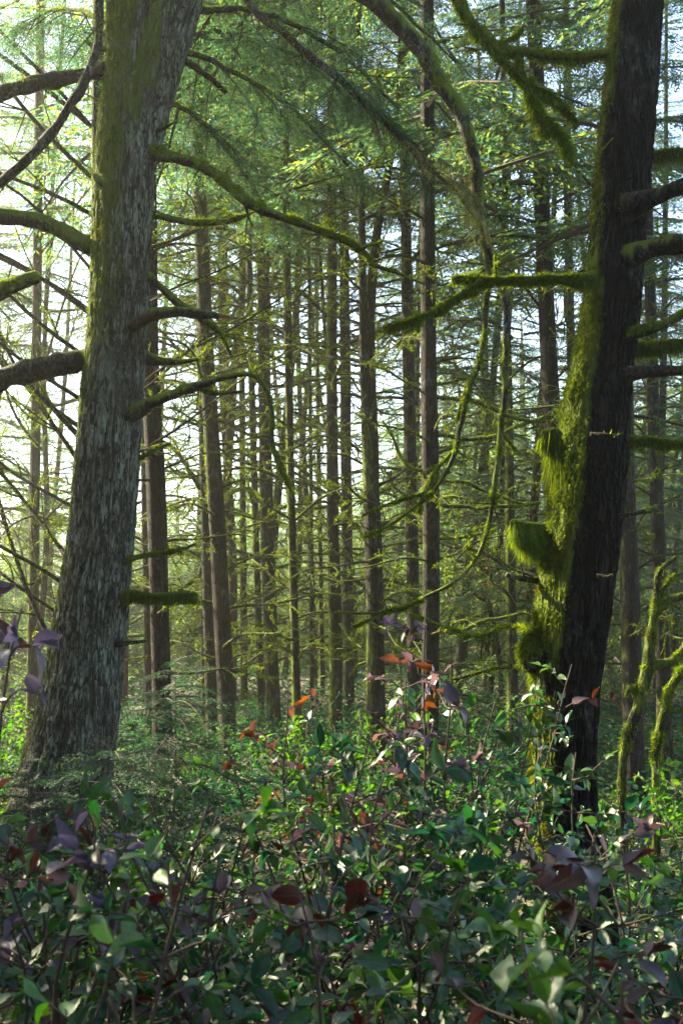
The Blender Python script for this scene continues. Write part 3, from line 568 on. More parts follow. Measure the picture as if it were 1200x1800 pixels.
HB([(430, 358, 6, -.36), (436, 380, 4, -.36), (445, 402, 2, -.36)], D, .6)
HB([(255, 375, 14, 0), (290, 382, 12, .05), (340, 392, 12, .1), (390, 390, 11, .1), (425, 380, 7, .1), (450, 372, 3, .1)], D, 1.6, .4, .2, .028, dens=7000)
HB([(250, 480, 16, 0), (275, 498, 16, 0), (310, 528, 14, 0), (345, 550, 13, 0), (372, 570, 11, 0), (392, 595, 9, 0), (410, 630, 5, 0)], D, .8, .7, .0, .025)
o, Q, r = HB([(212, 596, 24, .0), (228, 580, 24, -.12), (247, 564, 24, -.26), (270, 552, 20, -.35), (320, 550, 18, -.4), (360, 553, 16, -.42), (385, 557, 13, -.42)], D, .5, .8, .1, .02, label='dark broken stub with a splintered tip')
mb = MB()
for k in range(6):
    a0 = Q[-3] + rng.normal(size=3) * .012; V, Fc, _ = tube(np.array([a0, a0 + np.array([.10 + .06 * rng.random(), 0, rng.normal() * .02])]), np.array([.013, .001]), 5); mb.add(V, Fc, 0, (.14, .07, .04, 0))
mb.build('splinter', [M_TWIG], o, off=root.location)
HB([(175, 632, 40, 0), (130, 636, 40, 0), (80, 646, 39, -.05), (20, 662, 40, -.1), (-60, 690, 42, -.2), (-150, 715, 42, -.3)], D, .35, .9, .1, .018, label='thick bare dark limb running level to the left', seg=18)
HB([(240, 628, 26, .1), (275, 634, 20, .12), (310, 635, 13, .12), (348, 630, 6, .12)], D, .7, .7, .3, .02)
HB([(205, 752, 28, .0), (226, 736, 28, -.10), (249, 720, 25, -.22), (275, 706, 20, -.28), (310, 690, 18, -.35), (345, 678, 16, -.4), (385, 666, 12, -.45), (425, 658, 9, -.5), (452, 664, 8, -.5), (468, 685, 8, -.5), (477, 715, 8, -.5), (478, 750, 9, -.5), (480, 785, 9, -.5), (490, 820, 8, -.5), (503, 850, 7, -.5), (517, 882, 5, -.5)], D, .9, .6, .2, .02, label='mossy branch that hooks over and hangs down like a crook')
HB([(345, 680, 8, -.4), (380, 690, 8, -.4), (425, 686, 4, -.4)], D, 1., .6, .2, .02)
o_, Q_, r_ = HB([(210, 1042, 12, -.1), (250, 1044, 12, -.12), (300, 1046, 11, -.12), (343, 1043, 8, -.12)], D, 2.4, .1, 1.3, .05, dens=6500, thr=-1, label='short branch draped in a fringe of moss'); fringe(o_, LROOT, Q_, r_, 6000, .015, .07, 1., 3, .004)
HB([(215, 985, 9, -.1), (260, 976, 8, -.1), (305, 970, 6, -.1), (345, 955, 3, -.1)], D, 2., .2, .9, .035, thr=-.8)
HB([(195, 1133, 8, -.1), (225, 1130, 7, -.12), (256, 1126, 5, -.12)], D, .3)
HB([(235, 808, 7, 0), (265, 797, 6, 0), (300, 780, 4, 0)], D, 1.8, .2, .8, .03)
HB([(190, 125, 24, 0), (130, 132, 26, -.03), (80, 142, 28, -.08), (30, 157, 30, -.1), (-40, 180, 32, -.1), (-140, 215, 32, -.1)], D, .45, .8, .2, .02, seg=16)
HB([(160, 430, 34, 0), (140, 425, 30, -.02), (105, 405, 28, -.05), (60, 388, 27, -.1), (0, 380, 28, -.15), (-90, 380, 30, -.2)], D, 1.2, .8, .0, .022, label='stout limb with a green mossy back reaching left', seg=16, thr=-.7)
HB([(185, 85, 9, -.2), (165, 82, 9, -.2), (150, 72, 6, -.2)], D, 2., .3, .4, .03); HB([(185, 325, 11, -.45), (173, 318, 11, -.47), (163, 308, 8, -.48)], D, 2., .3, .6, .03)
HB([(322, 105, 13, 0), (350, 122, 12, 0), (375, 140, 11, 0), (397, 163, 8, 0)], D, .5)
HB([(210, -260, 26, -.9), (190, -140, 22, -1.0), (177, -20, 19, -1.0), (173, 60, 17, -1.0), (155, 130, 17, -1.0), (120, 195, 17, -1.0), (70, 258, 18, -1.0), (10, 318, 19, -1.0), (-60, 375, 20, -1.0)], D, .35, .5, .4, .016, label='dark arching limb that sweeps down across the sky')
HB([(275, 232, 8, -.1), (295, 222, 6, -.12), (312, 212, 3, -.12)], D, .2)
# live fir bough hanging in from the top, with its dark needles and a tip coloured as if sunlit
o, Q, r = HB([(370, -120, 16, -.2), (430, -5, 13, -.7), (500, 62, 13, -.9), (560, 110, 14, -1.0), (620, 160, 15, -1.0), (665, 205, 12, -1.0), (720, 262, 9, -1.0), (790, 330, 6, -1.0), (850, 400, 3, -1.0)], D, .3, label='live bough of dark needles with sunlight coloured into its golden tip')
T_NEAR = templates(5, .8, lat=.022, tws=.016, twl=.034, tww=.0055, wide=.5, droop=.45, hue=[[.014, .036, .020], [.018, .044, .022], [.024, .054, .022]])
T_GOLD = templates(3, .8, lat=.024, tws=.018, twl=.034, tww=.0055, wide=.45, droop=.6, hue=[[.09, .10, .03], [.13, .11, .035], [.07, .10, .03]])  # sunlight on the tip sprays put into a golden needle colour
mb = MB(); n = len(Q)
for k in range(27):
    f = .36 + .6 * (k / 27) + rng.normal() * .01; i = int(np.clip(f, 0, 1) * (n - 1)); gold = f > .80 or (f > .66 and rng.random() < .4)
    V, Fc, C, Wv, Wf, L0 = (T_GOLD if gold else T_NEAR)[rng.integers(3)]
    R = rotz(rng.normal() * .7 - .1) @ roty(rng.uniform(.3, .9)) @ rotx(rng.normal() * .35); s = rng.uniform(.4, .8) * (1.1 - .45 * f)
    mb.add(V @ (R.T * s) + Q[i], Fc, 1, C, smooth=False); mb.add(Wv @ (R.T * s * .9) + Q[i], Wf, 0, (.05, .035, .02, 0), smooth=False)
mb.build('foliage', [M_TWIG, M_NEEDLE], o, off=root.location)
T_B = templates(6, 1.0, lat=.055, tws=.034, twl=.062, tww=.013, wide=.5, droop=.4, hue=[[.020, .048, .024], [.026, .058, .026], [.035, .068, .022], [.020, .046, .028]])
for bi, pts in enumerate([[(325, 90, 12, .3), (400, 120, 9, .8), (500, 180, 7, 1.4), (610, 290, 4, 1.8)], [(340, 20, 14, .3), (450, 20, 10, 1.0), (580, 80, 7, 1.6), (700, 190, 4, 2.0)], [(300, 180, 10, .3), (350, 210, 8, .8), (420, 290, 6, 1.2), (480, 380, 3, 1.5)],
            [(350, -60, 14, .5), (520, -60, 10, 1.5), (680, 0, 8, 2.2), (800, 110, 4, 2.6)], [(330, 60, 10, .6), (420, 60, 8, 2.0), (540, 110, 6, 2.8), (640, 200, 3, 3.2)], [(200, 60, 9, .5), (150, 20, 7, 1.2), (90, 20, 5, 1.8), (20, 60, 3, 2.2)]]):
    ob_, Qb1, rb1 = HB(pts, D, .4, twigs=0); mb = MB(); nq = len(Qb1)
    for k in range(13):
        f = .15 + .85 * k / 12; i = int(f * (nq - 1)); V, Fc, C, Wv, Wf, L0 = T_B[rng.integers(5)]; T = nrm(Qb1[min(i + 1, nq - 1)] - Qb1[i - 1]); a0 = math.atan2(T[1], T[0]) + (.9 * (-1) ** k) * (1 - .6 * f) + rng.normal() * .2
        R = rotz(a0) @ roty(rng.uniform(.15, .7)) @ rotx(rng.normal() * .25); s = rng.uniform(.6, 1.0) * (1.15 - .5 * f); mb.add(V @ (R.T * s) + Qb1[i], Fc, 1, C, smooth=False); mb.add(Wv @ (R.T * s * .9) + Qb1[i], Wf, 0, (.04, .03, .02, 0), smooth=False)
    mb.build('foliage', [M_TWIG, M_NEEDLE], ob_, off=root.location)
# the big arching mossy bough with its two hanging tails
o, Q, r = HB([(400, -330, 52, -.1), (520, -160, 42, -.6), (620, -25, 36, -.9), (680, 22, 34, -1.0), (728, 72, 33, -1.0), (772, 140, 30, -1.0), (806, 195, 26, -1.0), (824, 250, 24, -1.0), (838, 320, 21, -1.0), (845, 390, 19, -1.0), (856, 440, 16, -1.0), (868, 468, 12, -1.0), (884, 510, 10, -1.0), (891, 560, 11, -1.0), (888, 630, 11, -1.0), (886, 700, 12, -1.0), (877, 770, 11, -1.0), (872, 850, 9, -1.0), (858, 920, 8, -1.0), (838, 975, 7, -1.0), (800, 1020, 6, -1.0), (740, 1055, 5, -1.0), (660, 1075, 4, -1.0), (590, 1078, 3, -1.0)], D, .8, .9, .2, .022, seg=16, thr=-.05, label='thick arching bough, mossy above, ending in a long dangling whip', dens=4500)
HB([(848, 420, 12, -1.0), (856, 480, 11, -1.02), (852, 560, 10, -1.03), (842, 630, 9, -1.03), (822, 700, 9, -1.03), (806, 770, 8, -1.03), (786, 830, 7, -1.03), (745, 880, 6, -1.03), (690, 920, 4, -1.03), (640, 945, 3, -1.03)], D, .8, .3, .7, .026, thr=0.05, label='thinner dangling whip with tufts of moss')
for pts in ([(806, 770, 6, -1), (790, 800, 5, -1), (752, 845, 4, -1), (735, 900, 3, -1)], [(790, 828, 5, -1), (740, 868, 4, -1), (700, 880, 4, -1), (640, 905, 3, -1)], [(745, 1052, 4, -1), (700, 1070, 4, -1), (620, 1100, 3, -1)], [(842, 640, 6, -1), (815, 690, 5, -1), (805, 735, 5, -1)],
            [(780, 160, 5, -1), (800, 172, 5, -1), (812, 190, 4, -1)], [(880, 760, 5, -1), (905, 790, 4, -1)]):
    HB(pts, D, 1.6, .2, .9, .03, thr=-.6)

# --- right: big mossy dark trunk
D = 6.0
RT = [(1018, 1760, 150), (1010, 1600, 140), (996, 1480, 122), (988, 1350, 116), (990, 1200, 124), (998, 1100, 132), (1012, 1000, 134), (1026, 900, 132), (1038, 800, 128), (1048, 700, 118), (1066, 590, 106), (1078, 480, 102), (1088, 370, 99), (1096, 260, 101), (1108, 130, 97), (1118, 0, 92), (1126, -200, 86), (1135, -500, 74)]
base = at(1018, 1760, D); base[2] = ground(base[0], D)
root = thing('mossy_tree', base, 'big dark trunk on the right with thick glowing moss down its left side', 'tree'); RROOT = root
def mossR(V, Dn):
    z = V[:, 2]; left = -Dn[:, 0] * .93 - Dn[:, 1] * .10
    w = sm(4.2, 2.9, z); a = -.35 + 1.35 * sm(.28 - .1 * w + 0 * z, 1.02 - .22 * w, left) * (.65 + .45 * w) + .28 * vn(V * np.array([3, 3, 1.3]), 31)
    a = a - .5 * sm(.05, .4, vn(V * np.array([5, 5, 2.2]), 55)) * sm(.9, .4, left) + .32 * vn(V * np.array([9, 9, 3.]), 56) + .12 * vn(V * 24, 57); a = a + .3 * sm(3.4, 2.9, z) * sm(.9, 1.6, z) * (vn(V * np.array([4, 4, 1.]), 77) > .15)
    return a * (1 - .7 * ((z > 1.28) & (z < 1.42) & (left < .9)))
RT = [(p_[0] + 2, p_[1], p_[2] * .92) for p_ in RT]
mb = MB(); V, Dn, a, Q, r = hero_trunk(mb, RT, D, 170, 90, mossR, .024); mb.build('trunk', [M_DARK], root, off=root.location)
mf = MB(); fuzz(mf, V, Dn, a, 90000, .38, .021, .005, 1.3, br=.85); fuzz(mf, V, Dn, a, 14000, .75, .036, .005, 2.0, br=.85); fuzz(mf, V, Dn, a, 40000, .05, .012, .005, .8, br=.55)
mf.build('moss', [M_MOSS], root, off=root.location)
# burl on the left flank
bc = at(944, 1150, D - .03); u = np.linspace(0, math.pi, 26); v_ = np.linspace(0, 2 * math.pi, 36, endpoint=False); U, Wv_ = np.meshgrid(u, v_, indexing='ij')
S = np.stack([np.sin(U) * np.cos(Wv_), np.sin(U) * np.sin(Wv_), np.cos(U)], -1); q = S.reshape(-1, 3); rr = 1 + .22 * vn(q * 2.3, 4) + .1 * vn(q * 6, 5)
Vb = bc + q * rr[:, None] * np.array([.085, .09, .11]); i = np.arange(25)[:, None] * 36; j = np.arange(36)[None]; Fb = np.stack([i + j, i + (j + 1) % 36, i + 36 + (j + 1) % 36, i + 36 + j], -1).reshape(-1, 4)[:, ::-1]
ab = np.clip(.42 + q[:, 2] * .7 - q[:, 0] * .3 + .2 * vn(q * 4, 9), 0, 1); mb = MB(); mb.add(Vb, Fb, 0, np.hstack([np.ones((len(Vb), 3)), ab[:, None]])); ob = mb.build('burl', [M_DARK], root, off=root.location)
mf = MB(); fuzz(mf, Vb, q, ab, 9000, .3, .03, .005, 1.2); mf.build('moss', [M_MOSS], ob, off=root.location)
HB = lambda *a_, **k: hero_branch(RROOT, *a_, **k)
o_, Q_, r_ = HB([(1045, 486, 16, -.1), (1000, 487, 14, -.14), (950, 489, 13, -.18), (900, 490, 12, -.2), (850, 492, 11, -.2), (798, 490, 7, -.2)], D, 2.2, .15, .55, .035, thr=-.9, dens=8500, label='level branch shaggy with moss reaching left'); fringe(o_, RROOT, Q_, r_, 4200, .012, .075)
o_, Q_, r_ = HB([(862, 492, 9, -.2), (820, 512, 9, -.22), (775, 540, 8, -.24), (730, 560, 6, -.25), (675, 577, 3, -.25)], D, 2.2, .15, .9, .04, thr=-.9, dens=7000, label='sloping fork trailing a fringe of moss'); fringe(o_, RROOT, Q_, r_, 3800, .012, .085)
HB([(1100, 365, 44, -.15), (1135, 352, 34, -.22), (1170, 338, 30, -.3), (1210, 322, 29, -.35), (1290, 292, 30, -.4)], D, .35, .8, .1, .015, mat=M_DARK, seg=18)
HB([(1105, 455, 46, -.1), (1140, 440, 38, -.18), (1180, 430, 34, -.25), (1220, 426, 32, -.3), (1300, 420, 32, -.4)], D, .6, .8, .1, .018, mat=M_DARK, seg=18)
HB([(1095, 590, 20, -.1), (1130, 582, 18, -.14), (1165, 570, 16, -.2), (1205, 548, 16, -.25), (1270, 520, 15, -.3)], D, 1.2, .7, .3, .022)
HB([(1090, 657, 26, -.1), (1120, 655, 22, -.12), (1160, 652, 20, -.15), (1205, 646, 18, -.18), (1260, 640, 16, -.2)], D, .3, .6, .3, .02, label='dark limb with torn bark at the right border')
o_, Q_, r_ = HB([(1085, 770, 12, .1), (1130, 771, 10, .1), (1170, 775, 10, .1), (1230, 778, 9, .1)], D, 2.2, .15, .7, .035, thr=-.8); fringe(o_, RROOT, Q_, r_, 4200, .01, .09)
o_, Q_, r_ = HB([(1120, 268, 12, .1), (1160, 272, 11, .1), (1205, 268, 11, .1), (1260, 262, 10, .1)], D, 2.2, .15, .6, .04, thr=-.8); fringe(o_, RROOT, Q_, r_, 4200, .01, .09)
o_, Q_, r_ = HB([(1110, 604, 12, .2), (1150, 604, 10, .2), (1210, 600, 10, .2)], D, 2.4, .1, 1.2, .05, thr=-.9); fringe(o_, RROOT, Q_, r_, 5200, .02, .11)
HB([(1060, 907, 9, -.1), (1100, 904, 7, -.12), (1147, 900, 4, -.12)], D, .2)
HB([(1035, 763, 9, -.33), (1060, 762, 7, -.36), (1086, 764, 5, -.38)], D, .1); HB([(1045, 1012, 8, -.33), (1062, 1014, 7, -.35), (1074, 1008, 5, -.36)], D, .1)
o_, Q_, r_ = HB([(985, 770, 14, 0), (972, 758, 12, -.02), (958, 762, 8, -.03)], D, 3.2, .0, 3.5, .17, thr=-1.5, dens=26000, label='short stub under a drooping beard of moss', br=.8); fringe(o_, RROOT, Q_, r_, 30000, .03, .24, .9)
o_, Q_, r_ = HB([(960, 925, 12, 0), (930, 920, 10, -.03), (903, 914, 7, -.05)], D, 3.2, .0, 2.6, .17, thr=-1.5, dens=26000, label='short stub with a glowing hanging beard of moss', br=1.15); fringe(o_, RROOT, Q_, r_, 13000, .02, .085, 1.1)
HB([(970, 1022, 14, 0), (940, 1020, 12, 0), (915, 1016, 10, -.03), (890, 1010, 7, -.05)], D, .15, mat=M_TWIG if False else None, label='broken bare reddish stub')
HB([(945, 1180, 8, 0), (900, 1172, 7, .3), (850, 1182, 6, .5), (790, 1195, 4, .6)], D, .5); HB([(960, 1128, 8, .2), (900, 1100, 6, .6), (840, 1115, 6, .9), (770, 1098, 5, 1.1), (720, 1080, 3, 1.2)], D, 1., thr=-.2)
# top branches reaching left over the frame
o_, Q_, r_ = HB([(1090, 98, 20, 0), (1040, 95, 17, 0), (980, 98, 16, -.05), (930, 92, 15, -.1), (880, 78, 14, -.1), (845, 50, 16, -.1), (812, 15, 18, -.1), (780, -40, 18, -.1)], D, 1.6, .3, .5, .028, thr=-.6, dens=6500, label='crooked mossy branch near the top reaching left'); fringe(o_, RROOT, Q_, r_, 2500, .01, .08)
o_, Q_, r_ = HB([(845, 50, 14, -.1), (868, 88, 13, -.1), (900, 120, 12, -.1), (935, 150, 10, -.1), (965, 165, 8, -.1), (1010, 215, 4, -.1)], D, 1.8, .3, .7, .03, thr=-.7); fringe(o_, RROOT, Q_, r_, 3600, .01, .10)
for pts in ([(905, 85, 5, -.1), (925, 150, 4, -.1), (940, 200, 3, -.1)], [(930, 130, 5, -.1), (945, 190, 4, -.1), (985, 235, 3, -.1), (1005, 290, 2, -.1)], [(880, 75, 5, -.1), (905, 60, 5, -.1), (915, 45, 3, -.1)], [(900, 118, 6, -.1), (935, 175, 5, -.1), (960, 240, 3, -.1)]):
    HB(pts, D, 3., .1, 1.1, .05, thr=-.9, br=1.2)
# level mossy limbs of the scaly grey tree and dark pair, seen before the sky
D = 13.8
scal = [o for o in bpy.data.objects if o.get('label', '').startswith('scaly grey')][0]; pair = [o for o in bpy.data.objects if o.get('label', '').startswith('wider dark')][0]
for pts in ([(950, 322, 9), (900, 322, 8), (850, 325, 7), (800, 328, 4)], [(945, 212, 8), (920, 220, 7), (885, 240, 7), (850, 245, 5), (800, 262, 3)], [(950, 268, 8), (920, 275, 7), (870, 268, 6), (780, 268, 4)], [(960, 300, 7), (1010, 290, 5), (1060, 300, 3)], [(963, 415, 9), (1000, 412, 8), (1045, 408, 6)], [(960, 420, 9), (900, 412, 8), (840, 420, 7), (770, 430, 4)]):
    hero_branch(scal, pts, D, 1.2, .5, .5, .04, wd=.010, dens=2600, thr=-.5)
for pts in ([(758, 700, 8), (800, 701, 8), (850, 712, 8), (900, 735, 7), (960, 742, 5)], [(758, 765, 8), (850, 770, 7), (910, 750, 6), (965, 730, 4)], [(760, 845, 6), (820, 850, 6), (870, 870, 5), (940, 890, 4)], [(760, 885, 7), (830, 892, 7), (900, 890, 6), (950, 884, 5)], [(758, 945, 6), (810, 945, 5), (870, 930, 3)], [(752, 1098, 8), (800, 1110, 7), (860, 1090, 6), (925, 1078, 4)],
            [(752, 560, 6), (700, 570, 5), (660, 600, 3)], [(752, 830, 7), (715, 820, 6), (690, 770, 5), (672, 740, 3)]):
    hero_branch(pair, pts, 13.0, 1.0, .4, .6, .035, wd=.009, dens=2200, thr=-.3)

# mossy stub of a limb at the left border, from a trunk outside the picture
P, R = np.array([at(-190, 1300, 7.8), at(-190, 600, 7.8), at(-180, 0, 7.8)]), np.array([.2, .17, .14]); P = np.vstack([[P[0][0], P[0][1], float(ground(P[0][0], P[0][1])) - .1], P]); R = np.concatenate([[.24], R])
root = thing('mossy_tree', P[0], 'tree outside the left border whose cut mossy limb ends in the picture', 'tree'); mid_trunk(P, R, .6, root=root)
hero_branch(root, [(-195, 590, 40), (-100, 560, 36), (-30, 528, 32), (20, 506, 27), (50, 494, 24), (68, 489, 20)], 7.8, 1.6, .7, .1, .025, thr=-.9, dens=9000, label='cut limb thick with moss', seg=16)

# crooked mossy small trees at the right border
def small_tree(label, D, limbs, name='crooked_tree'):
    b = at(*limbs[0][0][0][:2], D); b[2] = float(ground(b[0], b[1])) - .05; root = thing(name, b, label, 'tree')
    for k, (pts, ms) in enumerate(limbs):
        if k == 0: P0 = pts[0]; py = HOR + (CAMZ - b[2]) / D * F; pts = [(P0[0], py, P0[2] * 1.2)] + list(pts)
        hero_branch(root, pts, D, ms, .3, .5, .03, name='trunk' if k == 0 else 'branch', thr=-.5, dens=5000, mat=M_DARK)
    return root
small_tree('crooked small tree with a mossy elbow at the right border', 9.0, [
    ([(1092, 1380, 16), (1100, 1310, 18), (1118, 1240, 20), (1138, 1170, 22), (1146, 1110, 17), (1152, 1060, 13), (1156, 1010, 10), (1185, 980, 7)], .7),
    ([(1130, 1180, 16), (1160, 1168, 14), (1185, 1160, 14), (1215, 1120, 12)], 1.8), ([(1150, 1075, 14), (1185, 1052, 13), (1230, 1035, 12)], 1.3), ([(1150, 1060, 8), (1170, 1030, 7), (1188, 1010, 5)], 1.), ([(1120, 1230, 9), (1108, 1205, 7), (1100, 1225, 4)], 1.0), ([(1105, 1300, 8), (1126, 1240, 6), (1116, 1200, 5)], .1)])
small_tree('bent mossy sapling at the right border below the crooked tree', 8.4, [([(1152, 1380, 15), (1152, 1330, 15), (1158, 1280, 15), (1172, 1225, 14), (1195, 1185, 15), (1240, 1150, 14)], 1.0), ([(1165, 1245, 8), (1185, 1250, 6), (1210, 1240, 4)], 1.5)])
small_tree('reddish stemmed leafy shrub tree beside the track', 24.0, [([(880, 1200, 9), (872, 1120, 9), (858, 1060, 8), (848, 1010, 5), (840, 980, 3)], .1), ([(868, 1090, 5), (895, 1070, 4), (920, 1030, 2)], 0), ([(858, 1060, 5), (830, 1040, 4), (812, 1000, 2)], 0)], 'leafy_tree')

# ------------------------------------------------------------ broad leaf shrubs
def leaf_template(curl=.25, fold=.25, nu=6, serr=.0):
    u = np.linspace(0, 1, nu); w = .245 * np.sin(np.pi * np.clip(u, .02, .985) ** .85) ** .8; w[0] = .01; w[-1] = .006
    V = []; UV = []
    for k in range(nu):
        for s in (-1, 0, 1):
            ww = w[k] * (1 + serr * (k % 2)); V.append((u[k], s * ww, abs(s) * ww * fold * 2 - curl * u[k] ** 2 + .05 * math.sin(u[k] * 7) * s)); UV.append((u[k], s))
    F_ = []
    for k in range(nu - 1):
        for c in (0, 1): b = k * 3 + c; F_.append((b, b + 1, b + 4, b + 3))
    return np.array(V), np.array(F_), np.array(UV, float)
LEAVES = [leaf_template(c, f, n_) for c, f, n_ in ((.1, .2, 6), (.3, .3, 6), (.5, .15, 6), (-.1, .4, 6))]
LEAVESN = [leaf_template(c, f, 15, .05) for c, f in ((.1, .2), (.3, .3), (.4, .12), (-.05, .35))]
GREENS = np.array([[.014, .058, .011], [.010, .040, .014], [.030, .095, .012], [.011, .048, .024], [.055, .12, .02], [.009, .036, .021]])
REDS = np.array([[.045, .011, .007], [.03, .012, .010], [.11, .045, .014], [.06, .036, .045], [.08, .06, .085], [.075, .034, .018]])
PURP = np.array([[.06, .045, .085], [.035, .026, .045], [.08, .065, .11], [.035, .015, .018], [.06, .026, .014]])
def put_leaves(mb, pos, d, size, col, T, mat=0, flat=.55):
    n = len(pos); up = np.array([0, 0, 1.]) + rng.normal(size=(n, 3)) * flat; z = nrm(up - d * np.sum(up * d, 1, keepdims=True)); y = np.cross(z, d)
    which = rng.integers(0, len(T), n)
    for k in range(len(T)):
        w = which == k; m = int(w.sum())
        if m == 0: continue
        V, Fc, UV = T[k]; B = np.stack([d[w], y[w] * rng.uniform(.75, 1.2, (m, 1)), z[w]], 1) * size[w][:, None, None]
        Vw = np.einsum('vi,nij->nvj', V, B) + pos[w][:, None]
        Fw = Fc[None] + (np.arange(m) * len(V))[:, None, None]
        mb.add(Vw.reshape(-1, 3), Fw.reshape(-1, 4), mat, np.repeat(col[w], len(V), 0), np.tile(UV, (m, 1)))
def shrub(x, y, h, spread, label, nst=5, leaf=.068, red=.1, twigs=16, near=False, name='shrub', lm=None, pal=GREENS, pal2=REDS, lean=(0, 0), leafsp=.030, cat_='shrub', group='leafy shrubs of the undergrowth', tdark=False, t0=.12):
    z = float(ground(x, y)); root = thing(name, (x, y, z), label, cat_, group); fol = MB(); base = np.array([x, y, z]); T = LEAVESN if near else LEAVES
    for s in range(nst):
        mb = MB(); a = rng.uniform(0, 6.28); e = np.array([math.cos(a), math.sin(a), 0]) * spread * rng.uniform(.3, 1.) * (1.7 if near else 1.15) + np.array([lean[0], lean[1], 0]); hh = h * rng.uniform(.5, 1.05)
        t = np.linspace(0, 1, 14)[:, None]; ph = rng.uniform(0, 6, 3)
        P = base + rng.normal(size=3) * [.06, .06, 0] + e * t ** 1.1 + np.array([0, 0, hh]) * t - np.array([0, 0, .15]) * (1 - t) * (t < .01) + np.sin(t * 4 + ph) * .06 + np.sin(t * 11 + ph * 2) * .018 - np.sin(ph) * .06
        P[0][2] = z - .05; V, Fc, _ = tube(P, np.linspace(.0085, .0025, 14), 6); mb.add(V, Fc, 0, (.035, .024, .018, 0))
        for q in range(twigs):
            f = rng.uniform(t0, 1); i = min(12, int(f * 13)); d0 = nrm(P[i + 1] - P[i]); az = rng.uniform(0, 6.28); lf = leaf * rng.choice([.75, 1., 1.25])
            d = nrm(d0 * .35 + np.array([math.cos(az), math.sin(az), rng.uniform(-.25, .75)])); l = rng.uniform(.12, .38) * (.5 + .5 * spread / .5)
            u = np.linspace(0, 1, 7)[:, None]; Q = P[i] + d * l * u + np.array([0, 0, -1.]) * l * .25 * u * u * rng.uniform(-.5, 1.3) + np.sin(u * 6 + ph) * .01
            V, Fc, _ = tube(Q, np.linspace(.0035, .0014, 7), 4); mb.add(V, Fc, 0, (.045, .032, .02, 0))
            k = max(3, int(l / leafsp)); s_ = rng.uniform(.15, 1, k); s_[-2:] = 1; pos = Q[0] + (Q[-1] - Q[0]) * s_[:, None]
            ii = (s_ * 5.99).astype(int); pos = Q[ii] + (Q[ii + 1 - (ii > 5)] - Q[ii]) * 0.5
            tw = nrm(Q[-1] - Q[0]); dd = nrm(tw * .7 + rng.normal(size=(k, 3)) * .65 + [0, 0, -.12])
            isr = rng.random() < (red if red > .6 else red * .3); pp = pal2 if isr else pal; c = pp[rng.integers(len(pp))] * .6 + pp[rng.integers(0, len(pp), k)] * .4; c = c * rng.uniform(.75, 1.3, (k, 1))
            put_leaves(fol, pos, dd, lf * rng.uniform(.55, 1.2, k), c, T)
        mb.build('stem', [M_TWIG], root, off=root.location)
    fol.build('foliage', [lm or (M_LEAF if y < 7 else M_SMALL)], root, off=root.location); return root
def sh(px, topy, D, label, spread=.45, **k):
    x = (px - 600) / F * D; h = CAMZ - (topy - HOR) / F * D - float(ground(x, D)) - .11; return shrub(x, D, max(h, .35), spread, label, **k)
sh(30, 1440, 2.1, 'near shrub with purple leaves in the bottom left corner', .35, near=True, red=.2, pal2=PURP, twigs=14, leaf=.058)
sh(290, 1500, 2.3, 'near dark shrub below the leaning trunk, low in the picture', .4, near=True, red=.15, twigs=14, leaf=.058)
sh(480, 1620, 2.2, 'near low shrub with pale sheen leaves at the bottom middle', .3, near=True, red=.2, twigs=13, leaf=.058)
sh(730, 1600, 2.2, 'near shrub with a dark bare twig at the bottom, right of middle', .35, near=True, red=.25, twigs=14, leaf=.058, nst=4)
sh(960, 1300, 2.0, 'near shrub with the biggest bright green leaves before the mossy trunk', .28, near=True, red=.05, twigs=12, leaf=.085, nst=4)
sh(1170, 1500, 2.2, 'near shrub with dark red leaves in the bottom right corner', .35, near=True, red=.45, pal2=REDS[:2], twigs=14, leaf=.06)
